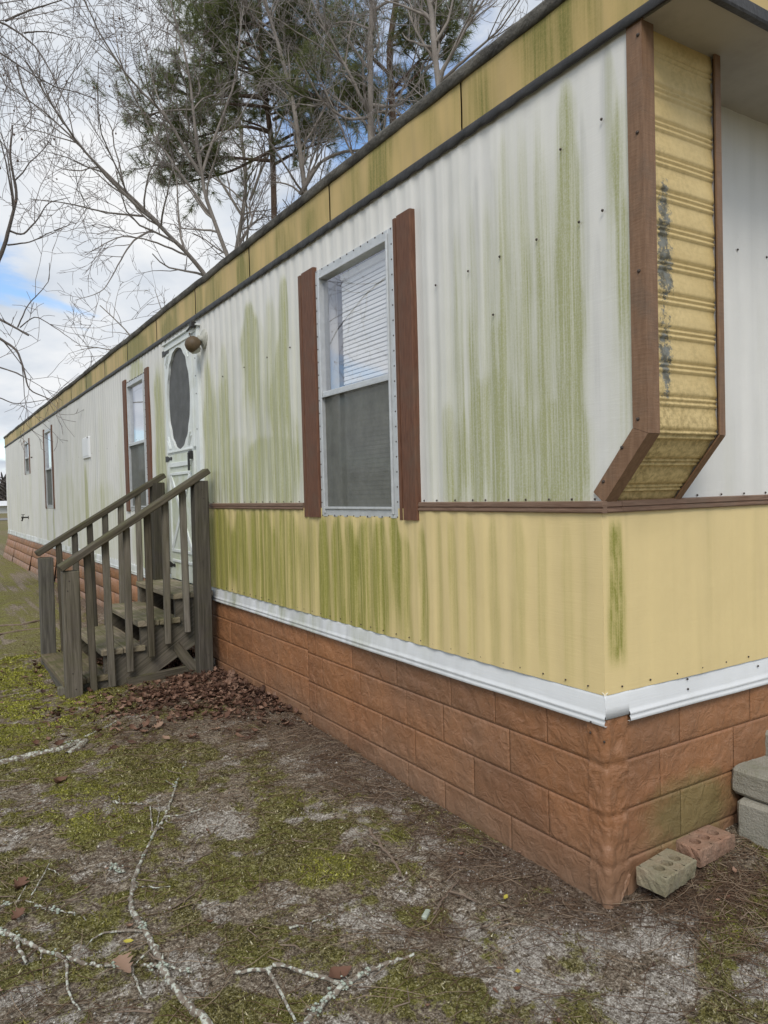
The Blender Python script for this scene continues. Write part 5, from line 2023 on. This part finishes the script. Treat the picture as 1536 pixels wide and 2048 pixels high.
pine(b1, [(785, 200), (775, 100), (795, 0), (800, -140), (805, -260)], 17,
     [([(780, 150), (740, 110), (690, 60)], 17, 17.5), ([(785, 180), (840, 120), (890, 70)], 17, 16.5), ([(775, 90), (830, 30), (880, 0)], 17, 17)], 22, 'brown-trunked pine with sparse needles rising behind the roof right of centre', 12, 36, .13)

# D: bare trees to the right of the pine, mostly behind the roof
base = at(735, 900, 15.5)
base[2] = .05
rt = tree_root('bare_tree', base, 'pale twiggy leafless tree behind the roof between the two pines')
T = Tree(31, .0042)
T.limb([base] + path([(742, 230), (738, 120), (742, 20), (750, -80)], 15.5), .14, .06, 4, 1.1, .3, .02, .3)
T.limb(path([(742, 235), (700, 150), (650, 60), (610, -30)], 15.5, 14.8), .055, .015, 4, 1.05, .3)
T.limb(path([(742, 235), (690, 240), (640, 200), (600, 120)], 15.5, 14.6), .045, .012, 4, 1.0, .25)
T.limb(path([(740, 210), (800, 215), (850, 150), (870, 60)], 15.5, 15), .05, .012, 4, 1.0, .25)
T.build(rt, M['bark_grey'], M['twig_grey'])
base = at(900, 900, 14.0)
base[2] = .05
rt = tree_root('bare_tree', base, 'leafless light-barked tree behind the roof at the upper right of the sky')
T = Tree(32, .0040)
T.limb([base] + path([(880, 140), (860, 40), (850, -60)], 14), .12, .06, 4, 1.1, .3, .02, .35)
T.limb(path([(880, 150), (930, 60), (980, -20)], 14, 13.5), .05, .014, 4, 1.05, .3)
T.limb(path([(885, 160), (940, 110), (1000, 60), (1040, 0)], 14, 13), .04, .012, 4, 1.0, .25)
T.limb(path([(875, 130), (830, 60), (800, -20)], 14, 14.6), .045, .012, 4, 1.0, .3)
T.build(rt, M['bark_grey'], M['twig_grey'])
base = at(430, 900, 24.0)
base[2] = .05
rt = tree_root('bare_tree', base, 'distant leafless tree half hidden in the pine boughs')
T = Tree(33, .0065)
T.limb([base] + path([(470, 480), (500, 380), (480, 260), (470, 120), (465, 0)], 24), .14, .04, 4, .8, .3, .02, .4)
T.limb(path([(500, 400), (540, 300), (580, 200), (600, 90)], 24, 24), .06, .015, 4, .8, .3)
T.limb(path([(490, 440), (420, 330), (380, 200)], 24, 24), .06, .015, 4, .8, .3)
T.build(rt, M['bark_grey'], M['twig_dark'])
base = at(330, 900, 30.0)
base[2] = .05
rt = tree_root('bare_tree', base, 'small far-off leafless tree whose twigs show low over the roof line')
T = Tree(34, .007)
T.limb([base] + path([(300, 720), (255, 660), (200, 610)], 30), .09, .02, 4, .6, .15, .02, .3)
T.limb(path([(300, 735), (230, 700), (150, 690)], 30), .05, .012, 4, .6, .1)
T.limb(path([(330, 700), (330, 640), (310, 580)], 30), .05, .012, 3, .6, .3)
T.build(rt, M['bark_grey'], M['twig_grey'])

# E: yard trees on the left whose trunks stand out of frame
base = np.array([-1.75, 9.8, .05])
rt = tree_root('bare_tree', base, 'leafless yard tree whose dark limbs reach in from the left edge')
T = Tree(41, .0036)
tr0 = at(-95, 560, 11)
T.limb([base, base * .6 + tr0 * .4, tr0] + path([(-60, 200), (-80, -100)], 11, 11), .17, .06, 0)
T.limb([tr0] + path([(-20, 560), (10, 490), (22, 440), (36, 395), (20, 320), (25, 250)], 11, 10.6), .05, .01, 4, .75, .25)
T.limb(path([(20, 462), (45, 472), (75, 440), (95, 405), (140, 395)], 10.9, 10.5), .018, .005, 3, .8, .2)
T.limb(path([(15, 490), (60, 485), (110, 460), (140, 450)], 10.9, 10.4), .014, .005, 2, .8, .1)
T.limb(path([(-90, 620), (-30, 625), (0, 638), (30, 655), (57, 671)], 11, 10.5), .032, .012, 2, .7, .3)
T.limb(path([(35, 655), (55, 610), (80, 585), (100, 560), (98, 525)], 10.6, 10.4), .012, .004, 3, .9, .2)
T.limb(path([(40, 655), (70, 630), (110, 655), (160, 690)], 10.6, 10.3), .010, .004, 3, .9, .1)
T.limb(path([(-95, 640), (-30, 660), (0, 677), (35, 700), (48, 740), (57, 780), (90, 795), (105, 800)], 11, 10.6), .03, .007, 3, .8, .05)
T.limb(path([(-40, 720), (0, 735), (30, 745), (60, 760)], 10.9, 10.6), .014, .004, 3, .9, .0)
T.limb(path([(-40, 790), (0, 795), (27, 808), (60, 805), (100, 798)], 10.9, 10.7), .012, .004, 2, .8, .0)
T.build(rt, M['bark_dark'], M['twig_dark'])
base = np.array([-4.9, 5.6, .03])
rt = tree_root('budding_tree', base, 'near leafless tree with dark budded twigs hanging in at the top left corner')
T = Tree(42, .0022)
tr0 = np.array([-4.4, 5.5, 4.4])
T.limb([base, base * .5 + tr0 * .5, tr0, tr0 + [.1, .2, 2.5], tr0 + [.0, .3, 4.5]], .20, .07, 0)
T.limb([tr0] + path([(-120, 0), (0, 42), (48, 66), (75, 88), (105, 150), (118, 185), (150, 235)], 7.6, 7.2), .035, .005, 3, .8, .05)
T.limb([tr0] + path([(-120, 40), (0, 100), (34, 131), (90, 170), (140, 185), (190, 195)], 7.8, 7.4), .035, .005, 3, .8, .05)
T.limb(path([(34, 131), (45, 175), (62, 210), (62, 240), (45, 260)], 7.7, 7.5), .012, .004, 2, .8, .0)
T.limb(path([(10, 42), (60, 20), (110, 5), (150, -10)], 7.6, 7.3), .014, .004, 3, .9, .1)
T.limb(path([(48, 66), (90, 62), (140, 75)], 7.5, 7.3), .010, .0035, 3, .9, .0)
T.limb([tr0] + path([(-200, -100), (-80, -120), (60, -90), (160, -40), (260, 0)], 7.4, 6.6), .04, .006, 3, .8, .0)
T.limb([tr0, tr0 + [1.0, .4, .5], tr0 + [1.9, .9, .3], tr0 + [2.6, 1.3, -.3]], .05, .006, 3, .8, -.1)
T.limb([tr0, [-3.7, 6.2, 4.3], [-3.2, 6.8, 3.8], [-2.9, 7.1, 3.3], [-2.75, 7.2, 2.9]], .03, .004, 3, .9, -.15)
T.limb([tr0, tr0 + [-.7, -.5, .9], tr0 + [-1.5, -1.0, 1.5]], .06, .015, 3, .8, .2)
T.build(rt, M['bark_dark'], M['twig_dark'])
bv, bf = [], []
oct_ = np.array([[1, 0, 0], [-1, 0, 0], [0, 1, 0], [0, -1, 0], [0, 0, 1], [0, 0, -1]], float)
ofc = np.array([[0, 2, 4], [2, 1, 4], [1, 3, 4], [3, 0, 4], [2, 0, 5], [1, 2, 5], [3, 1, 5], [0, 3, 5]])
sel = [t for t in T.tips if T.r.random() < .55]
for k, (p, d) in enumerate(sel):
    bv.append(p + oct_ * np.array([.008, .008, .012]) * T.r.uniform(.7, 1.5))
    bf.append(ofc + 6 * k)
link(bpy.data.objects.new('buds', raw_mesh('buds', np.concatenate(bv), [np.concatenate(bf)], M['bud'])), rt)['kind'] = 'stuff'

# far wood along the horizon, and a low white building beyond the road
fw_v, fw_f = [], []
r_ = np.random.default_rng(5)
chains = []
for k in range(900):
    x = r_.uniform(-120, 200)
    y = 150 + r_.uniform(0, 35) + .05 * x
    h = r_.uniform(3.5, 7.5)
    chains.append((np.array([[x, y, -.3], [x + r_.normal(0, .3), y, h * .5], [x + r_.normal(0, .6), y, h]]), np.array([.28, .2, .05])))
    for j in range(16):
        z0 = h * r_.uniform(.15, .9)
        dx, dy, dz = r_.normal(0, 1.5), r_.normal(0, 1.2), r_.uniform(.4, 2.0)
        chains.append((np.array([[x, y, z0], [x + dx * .5, y + dy * .5, z0 + dz * .6], [x + dx, y + dy, z0 + dz]]), np.array([.22, .2, .08])))
V_, F_ = tubes(chains, 3)
tag(make('far_woods', raw_mesh('far_woods', V_, [F_], M['far_wood'])), 'bare brown woods along the horizon beyond the road', 'woods', kind='stuff')
hb = empty('farm_building', (5.5, 100, 0))
tag(hb, 'low white-roofed building far off beyond the road at left', 'building')
MB().box(-7, 14, 99, 106, 0, .9).build('wall', M['house_wall'], hb)
mb = MB()
mb.extrude([(98.4, .9), (102.5, 1.5), (106.6, .9)], (-7.6, 0, 0), (14.6, 0, 0), (0, 1, 0), (0, 0, 1))
mb.build('roof', M['house_roof'], hb)


# ------------------------------------------------------------------ fallen branches, leaves and litter
def on_ground(pts, lift=.006):
    out = []
    for px, py in pts:
        q_ = gpt(px, py)
        q_[2] += lift
        out.append(q_)
    return out


def fallen(label, main, twigs, r0, r1, mat='branch', lift=.008, cat='branch', name='fallen_branch', knots=0):
    chains_ = []
    T_ = Tree(hash(label) % 1000 if False else len(label) * 7 + int(main[0][0]) % 97)
    Q, ln = T_.smooth(on_ground(main, lift), max(14, 6 * len(main)))
    Q += T_.r.normal(0, .0022, Q.shape)
    R = np.linspace(r0, r1, len(Q)) * (1 + .14 * T_.r.normal(0, 1, len(Q)))
    chains_.append((Q, R))
    for tw, ra, rb_ in twigs:
        Qt, _ = T_.smooth(on_ground(tw, lift), 9)
        Qt[:, 2] += np.linspace(0, .01, 9)
        Qt += T_.r.normal(0, .0014, Qt.shape)
        chains_.append((Qt, np.linspace(ra, rb_, 9)))
    # a few spurs
    for k in range(int(ln * 5)):
        i_ = T_.r.integers(2, len(Q) - 1)
        d = T_.r.normal(0, 1, 3)
        d[2] = abs(d[2]) * .5
        d /= np.linalg.norm(d)
        l_ = T_.r.uniform(.015, .06)
        chains_.append((np.array([Q[i_], Q[i_] + d * l_ * .5, Q[i_] + d * l_]), np.array([R[i_] * .45, R[i_] * .35, R[i_] * .15])))
    V_, F_ = tubes(chains_, 7)
    # close the thick end
    root = empty(name, tuple(float(v) for v in Q[0]))
    tag(root, label, cat, 'fallen branches on the ground')
    link(bpy.data.objects.new('wood', raw_mesh('wood', V_, [F_], M[mat], True)), root)
    if knots:
        kv, kf = [], []
        n_ = 0
        for k in range(knots):
            i_ = T_.r.integers(1, len(Q) - 1)
            for j in range(7):
                p = Q[i_] + T_.r.normal(0, 1, 3) * R[i_] * .9 + np.array([0, 0, R[i_] * .6])
                s_ = T_.r.uniform(.002, .0055)
                kv.append(p + oct_ * s_ * np.array([1.3, 1.3, .8]))
                kf.append(ofc + 6 * n_)
                n_ += 1
        lo = link(bpy.data.objects.new('lichen', raw_mesh('lichen', np.concatenate(kv), [np.concatenate(kf)], M['lichen'], True)), root)
        lo['kind'] = 'stuff'
    return root


fallen('long crooked fallen branch running up the middle of the foreground moss',
       [(430, 2075), (405, 2040), (372, 2015), (345, 1980), (330, 1945), (310, 1905), (290, 1868), (265, 1830), (262, 1800), (270, 1760), (285, 1720), (310, 1670), (332, 1635), (345, 1600), (357, 1560), (373, 1527)],
       [([(308, 1675), (303, 1645), (301, 1622)], .004, .002), ([(330, 1637), (365, 1637), (415, 1620)], .0035, .0015), ([(273, 1778), (305, 1782), (340, 1785)], .0035, .0015), ([(290, 1868), (240, 1868), (195, 1875), (165, 1915)], .004, .0015),
        ([(336, 1636), (330, 1650), (357, 1655)], .003, .0015), ([(312, 1665), (320, 1625), (316, 1608)], .003, .0012)], .0105, .003, knots=9)
fallen('lichen-spotted fallen branch lying across the lower left corner',
       [(-30, 1862), (0, 1870), (40, 1885), (75, 1903), (130, 1920), (170, 1932), (240, 1940), (300, 1938), (345, 1940), (385, 1952)],
       [([(30, 1880), (42, 1910), (54, 1940)], .006, .004), ([(133, 1925), (132, 1965), (140, 2005), (162, 2035)], .0045, .002), ([(262, 1940), (272, 1970), (285, 2005)], .004, .002), ([(265, 1938), (285, 1925), (308, 1905)], .0035, .0015)], .008, .003, knots=12)
fallen('thin forked lichen twig at the left edge above the lower branch',
       [(-20, 1822), (0, 1818), (28, 1810), (55, 1807), (90, 1822), (145, 1832), (175, 1846)],
       [([(60, 1805), (80, 1770), (100, 1738)], .003, .0018), ([(96, 1742), (112, 1752), (122, 1762)], .002, .001), ([(150, 1832), (143, 1842)], .002, .001)], .005, .002, knots=6)
fallen('forked fallen branch at the bottom centre pointing up to the right',
       [(590, 2072), (620, 2042), (655, 2005), (690, 1976), (725, 1955), (765, 1937), (800, 1925), (828, 1917)],
       [([(692, 1975), (640, 1962), (590, 1950), (545, 1943)], .006, .0055), ([(545, 1943), (505, 1950), (465, 1958)], .0055, .004), ([(535, 1945), (558, 1985), (575, 2020), (592, 2058)], .005, .0035)], .008, .0045, knots=10)
fallen('thin bare twig standing proud beside the skirting straw', [(868, 1838), (880, 1815), (900, 1790), (917, 1768)], [([(900, 1790), (925, 1800), (955, 1820)], .004, .003)], .004, .002, 'twig_tan', .012)
fallen('short pale stick left of the long branch tip', [(225, 1607), (243, 1612), (262, 1610), (287, 1613)], [([(240, 1611), (237, 1600)], .003, .001)], .0055, .004)
fallen('curved grey stick lying below the skirting in the sandy patch', [(738, 1663), (765, 1700), (790, 1730), (803, 1760)], [([(765, 1700), (735, 1690), (712, 1672)], .003, .001)], .006, .004, 'twig_tan')
fallen('slim curved twig lying before the skirting corner', [(975, 1817), (1005, 1815), (1030, 1822), (1055, 1836)], [], .003, .002, 'twig_tan')
fallen('short brown twig below the twig beside the skirting', [(962, 1862), (985, 1848), (1008, 1838)], [], .003, .002, 'twig_tan')
fallen('small forked twig in the sand right of centre foreground', [(580, 1862), (620, 1850), (660, 1838)], [([(620, 1852), (622, 1875)], .003, .0015), ([(640, 1845), (670, 1835)], .002, .001)], .004, .002)
fallen('short broken lichen stick in the left moss', [(220, 1732), (235, 1742), (248, 1750)], [], .006, .005, knots=3)
fallen('thin brown twig trailing through the moss left of centre', [(335, 1825), (365, 1812), (390, 1790), (411, 1767)], [], .003, .0018, 'twig_tan')
# half-buried root with pale lichen reaching in from the left edge
rootb = fallen('pale lichen-covered root half buried at the left edge', [(-60, 1545), (0, 1531), (50, 1516), (100, 1508), (150, 1490), (185, 1470), (232, 1446)],
               [([(135, 1512), (155, 1500), (172, 1487)], .02, .016)], .024, .008, lift=.004, cat='root', name='tree_root', knots=10)
fallen('thin dark root snaking across the far moss beside the steps', [(-40, 1258), (0, 1252), (40, 1250), (95, 1238)], [], .014, .010, 'twig_tan', cat='root', name='tree_root')
fallen('dark root lying just below another thin root in the far moss', [(-40, 1278), (0, 1270), (50, 1262), (92, 1258)], [], .012, .009, 'twig_tan', cat='root', name='tree_root')
chip = MB()
c = gpt(852, 1836)
chip.obox(c + [0, 0, .01], (.8, .6, 0), (-.6, .8, 0), (0, 0, 1), .045, .016, .014, .004)
o = chip.build('bark_chip', M['lichen'])
tag(o, 'pale grey bark chip at the foot of the thin twig', 'bark chip')


def leaf_shape(kind, L_=1.0):
    """outline of an oak or oval leaf, along +x; returns midrib and rim points"""
    xs_ = np.linspace(0, 1, 11)
    if kind == 'oak':
        wdt = np.array([.02, .05, .17, .09, .27, .12, .34, .16, .27, .10, .0])
    else:
        wdt = np.array([.01, .10, .18, .24, .28, .29, .27, .22, .16, .08, .0])
    return xs_, wdt


def leaf_mesh(kind, curl, seed, scale=1.0):
    xs_, wdt = leaf_shape(kind)
    r_ = np.random.default_rng(seed)
    mid = np.stack([xs_, 0 * xs_, curl * (xs_ - .5) ** 2 * 1.3], -1)
    Lf = np.stack([xs_ + (0.05 if kind == 'oak' else 0) * (wdt > .15), wdt * (1 + .15 * r_.normal(0, 1, 11)), mid[:, 2] + wdt * (.35 + .5 * curl) + r_.normal(0, .02, 11)], -1)
    Rt = np.stack([xs_ + (0.05 if kind == 'oak' else 0) * (wdt > .15), -wdt * (1 + .15 * r_.normal(0, 1, 11)), mid[:, 2] + wdt * (.25 + .6 * curl) + r_.normal(0, .02, 11)], -1)
    V_ = np.concatenate([mid, Lf, Rt]) * scale
    qs = []
    for k in range(10):
        qs.append((k, k + 1, 11 + k + 1, 11 + k))
        qs.append((k, 22 + k, 22 + k + 1, k + 1))
    # stalk
    V_ = np.concatenate([V_, np.array([[-.18, .006, .03], [-.18, -.006, .03], [0, -.008, 0], [0, .008, 0]]) * scale])
    qs.append((33, 34, 35, 36))
    return V_, np.array(qs)


LEAVES = [  # px, size, kind, yaw, material, label
    (103, 1577, .075, 'oval', .5, 'leaf_litter', 'curled brown leaf lying alone on the moss at left', 1.4),
    (262, 1962, .085, 'oak', 1.7, 'leaf_tan', 'tan lobed oak leaf under the lower-left branch', .35),
    (6, 2000, .085, 'oak', 2.3, 'leaf_tan', 'tan oak leaf cut off by the left edge near the bottom', .5),
    (302, 1464, .075, 'oak', .3, 'leaf_tan', 'pale lobed leaf below the leaf pile', .7),
    (28, 1795, .08, 'oak', 1.1, 'leaf_litter', 'brown crumpled leaf by the left edge above the forked twig', .9),
    (655, 1976, .08, 'oval', .2, 'leaf_litter', 'dark brown leaf tucked under the forked branch at bottom', .6),
    (22, 1858, .06, 'oak', .9, 'leaf_litter', 'small brown leaf on the lower-left branch by the edge', .9),
    (500, 1385, .055, 'oval', .8, 'leaf_yellow', 'yellow leaf at the edge of the leaf pile by the skirting', .6),
    (1008, 1808, .025, 'oval', .4, 'leaf_yellow', 'tiny yellow-green leaf on the straw before the skirting', .5),
    (420, 1466, .06, 'oak', .0, 'leaf_tan', 'pale brown leaf right below the pile of leaves', .6),
    (340, 1487, .055, 'oval', 2.0, 'leaf_tan', 'small tan leaf below the pale lobed leaf', .7),
    (268, 1892, .03, 'oval', 2.6, 'leaf_yellow', 'small olive leaf beside the long crooked branch', .5),
    (1038, 1958, .025, 'oval', 1.0, 'leaf_yellow', 'tiny green leaf in the foreground moss right of the forked branch', .5)]
for k, (px, py, sz, kind, yaw, mt, lab, curl) in enumerate(LEAVES):
    V_, Fq = leaf_mesh(kind, curl, k, sz)
    o = make('fallen_leaf', raw_mesh('fallen_leaf', V_, [Fq], M[mt], True))
    q_ = gpt(px, py)
    o.location = (q_[0], q_[1], q_[2] + .012)
    o.rotation_euler = (random.uniform(-.2, .2), random.uniform(-.2, .2), yaw)
    tag(o, lab, 'leaf', 'single fallen leaves')

# leaf litter pile round the foot of the steps
r_ = np.random.default_rng(77)
pile_v, pile_f = [], []
protos = [leaf_mesh('oak' if k % 2 else 'oval', r_.uniform(.2, 1.8), 100 + k) for k in range(14)]
cnt = 0
nv = 0
while cnt < 7500:
    x = -abs(r_.normal(0, .55)) - .0
    y = r_.uniform(1.9, 5.6)
    dens = math.exp(-((y - 3.0) / .5) ** 2) * math.exp(x / .6) * 1.0 * (.35 + 1.3 * float(vnoise(x * 7, y * 7))) if y < 3.5 else (.55 * math.exp(x / .5) if y < 4.6 else .20 * math.exp(x / .3))
    if r_.random() > dens or x < -1.35:
        continue
    V_, Fq = protos[r_.integers(14)]
    sz = .013 + .046 * r_.random() ** 1.8
    a, b_, c_ = r_.normal(0, .35), r_.normal(0, .3), r_.uniform(0, 6.28)
    Rm = np.array(Matrix.Rotation(c_, 3, 'Z') @ Matrix.Rotation(b_, 3, 'Y') @ Matrix.Rotation(a, 3, 'X'))
    hp = max(0, .010 * math.exp(-((y - 3.0) / .5) ** 2) * math.exp(x / .35)) if y < 3.6 else .01
    p = np.array([x, y, float(gz(x, y)) + .006 + r_.random() * hp])
    pile_v.append(V_ * sz @ Rm.T + p)
    pile_f.append(Fq + nv)
    nv += len(V_)
    cnt += 1
tag(make('leaf_litter', raw_mesh('leaf_litter', np.concatenate(pile_v), [np.concatenate(pile_f)], M['leaf_litter'], True)), 'pile of dry brown leaves heaped against the steps and skirting', 'leaf litter', kind='stuff')
# thinly scattered leaf crumbs over the whole yard
pile_v, pile_f, nv = [], [], 0
for k in range(500):
    x, y = r_.uniform(-3.2, .0), r_.uniform(-1.2, 6.5)
    if k > 420:
        x, y = r_.uniform(0.1, 1.3), r_.uniform(-1.1, -.05)
    V_, Fq = protos[r_.integers(14)]
    sz = r_.uniform(.008, .026)
    c_ = r_.uniform(0, 6.28)
    Rm = np.array(Matrix.Rotation(c_, 3, 'Z') @ Matrix.Rotation(r_.uniform(-.5, .5), 3, 'Y'))
    pile_v.append(V_ * sz @ Rm.T + np.array([x, y, float(gz(x, y)) + .008]))
    pile_f.append(Fq + nv)
    nv += len(V_)
tag(make('leaf_crumbs', raw_mesh('leaf_crumbs', np.concatenate(pile_v), [np.concatenate(pile_f)], M['leaf_litter'], True)), 'crumbs of dry leaf scattered over the soil', 'leaf crumbs', kind='stuff')

# ---- pine straw
n = 19000
x = np.concatenate([r_.uniform(-2.6, 0.0, n), r_.uniform(0.02, 1.5, n // 3)])
y = np.concatenate([r_.uniform(-1.0, 4.8, n), r_.uniform(-1.1, -.03, n // 3)])
m_, s_, t_ = ground_masks(x, y)
keep = r_.random(len(x)) < np.clip(t_ * 1.1 + .26, 0, 1)
x, y = x[keep], y[keep]
n = len(x)
az = r_.uniform(0, 2 * np.pi, n)
ln = r_.uniform(.05, .17, n)
bend = r_.normal(0, .35, n)
z0 = gz(x, y) + r_.uniform(.003, .016, n)
ch = []
P0 = np.stack([x, y, z0], -1)
d0 = np.stack([np.cos(az), np.sin(az), 0 * az], -1)
d1 = np.stack([np.cos(az + bend), np.sin(az + bend), 0 * az], -1)
P1 = P0 + d0 * ln[:, None] * .5
P1[:, 2] = gz(P1[:, 0], P1[:, 1]) + r_.uniform(.004, .018, n)
P2 = P1 + d1 * ln[:, None] * .5
P2[:, 2] = gz(P2[:, 0], P2[:, 1]) + r_.uniform(.002, .016, n)
ok = ~((P2[:, 0] > -.012) & (P2[:, 1] > -.015)) & ~((P1[:, 0] > -.012) & (P1[:, 1] > -.015)) & ~((x > -.012) & (y > -.015))
PP = np.stack([P0, P1, P2], 1)[ok]
V_, F_ = tubes([(a, np.array([.0009, .0011, .0006])) for a in PP], 3)
tag(make('pine_straw', raw_mesh('pine_straw', V_, [F_], M['straw'])), 'dry brown pine needles strewn along the skirting', 'pine straw', kind='stuff')

# ---- moss: short shoots packed into low cushions
n = 900000
u = r_.random(n)
ang = r_.uniform(-.10, 1.16, n)           # measured from +Y towards +X, a fan in front of the viewer
rad = 1.0 + 5.6 * u ** 0.72
x = CAM[0] + rad * np.sin(ang)
y = CAM[1] + rad * np.cos(ang)
out = ~((x > -.02) & (y > -.03)) & (x < 1.7)
x, y, rad = x[out], y[out], rad[out]
m_, s_, t_ = ground_masks(x, y)
hf = fbm(x * 24 + 5, y * 24 + 9, 3, .7)
keep = r_.random(len(x)) < sst(.30, .62, m_ + (hf - .5) * 2.0) * (.85 - .6 * t_)
x, y, rad, m_ = x[keep], y[keep], rad[keep], m_[keep]
n = len(x)
h = r_.uniform(.002, .0065, n) * (.6 + .7 * m_) * (0.75 + .12 * rad)
wd = r_.uniform(.0014, .0032, n) * (0.6 + .25 * rad)
az = r_.uniform(0, 2 * np.pi, n)
lean = r_.normal(0, .8, (n, 2))
zb = gz(x, y) + np.clip(m_, 0, 1) * (.004 + .012 * fbm(x * 14, y * 14, 3)) * np.clip(np.abs(x) / .3, 0, 1)
B = np.stack([x, y, zb - .001], -1)
sd2 = np.stack([np.cos(az), np.sin(az), 0 * az], -1) * wd[:, None]
tip = B + np.stack([lean[:, 0] * h, lean[:, 1] * h, h], -1)
tri = np.stack([B - sd2, B + sd2, tip], 1).reshape(-1, 3)
bright = px_blobs(BRIGHT_PX, x, y) * (.5 + 1.1 * fbm(x * 3, y * 3, 3)) + .55 * np.clip(fbm(x * 4 + 3, y * 4, 4) - .48, 0, 1) * 2
colm = np.repeat(np.stack([np.clip(bright, 0, 1), 0 * x, 0 * x], -1), 3, 0)
tag(make('moss', raw_mesh('moss', tri, [np.arange(len(tri)).reshape(-1, 3)], M['moss'], False, colm)), 'low green and olive moss growing in patches over the yard', 'moss', kind='stuff')

# ---- sand grains and small pebbles
n = 60000
u = r_.random(n)
ang = r_.uniform(-.12, 1.22, n)
rad = 0.9 + 3.6 * u ** 0.8
x = CAM[0] + rad * np.sin(ang)
y = CAM[1] + rad * np.cos(ang)
out = ~((x > -.01) & (y > -.02)) & (x < 1.7)
x, y = x[out], y[out]
m_, s_, t_ = ground_masks(x, y)
keep = r_.random(len(x)) < np.clip(s_ * .85 + .10, 0, 1) * (1 - .7 * m_)
x, y = x[keep], y[keep]
n = len(x)
sz = r_.uniform(.0009, .0026, n) * (1 + 1.3 * (r_.random(n) > .97))
C_ = np.stack([x, y, gz(x, y) + .002], -1)
tet = np.array([[1, 1, 1], [1, -1, -1], [-1, 1, -1], [-1, -1, 1]], float)
V_ = (C_[:, None, :] + tet[None] * sz[:, None, None] * r_.uniform(.6, 1.3, (n, 4, 3))).reshape(-1, 3)
F_ = (np.array([[0, 1, 2], [0, 3, 1], [0, 2, 3], [1, 3, 2]])[None] + (np.arange(n) * 4)[:, None, None]).reshape(-1, 3)
tag(make('sand_grains', raw_mesh('sand_grains', V_, [F_], M['grain'])), 'pale grains and grit on the bare sandy patches', 'sand', kind='stuff')

# ---- twig litter: small bits of stick
ch = []
for k in range(420):
    x, y = r_.uniform(-2.6, -.05), r_.uniform(-.9, 4.2)
    if k > 340:
        x, y = r_.uniform(.1, 1.4), r_.uniform(-1.0, -.1)
    a = r_.uniform(0, 6.28)
    l_ = r_.uniform(.02, .13)
    z0 = float(gz(x, y))
    P = np.array([[x, y, z0 + .008], [x + math.cos(a) * l_ * .5, y + math.sin(a) * l_ * .5, z0 + .014], [x + math.cos(a + r_.normal(0, .4)) * l_, y + math.sin(a + r_.normal(0, .4)) * l_, z0 + .009]])
    if (P[:, 0] > -.02).any() and (P[:, 1] > -.03).any():
        continue
    ch.append((P, np.array([1, .9, .6]) * r_.uniform(.0012, .0028)))
V_, F_ = tubes(ch, 5)
tag(make('twig_litter', raw_mesh('twig_litter', V_, [F_], M['twig_tan'], True)), 'tiny broken twigs scattered over the moss and sand', 'twigs', kind='stuff')

S.cycles.max_bounces = 8
S.cycles.transparent_max_bounces = 12
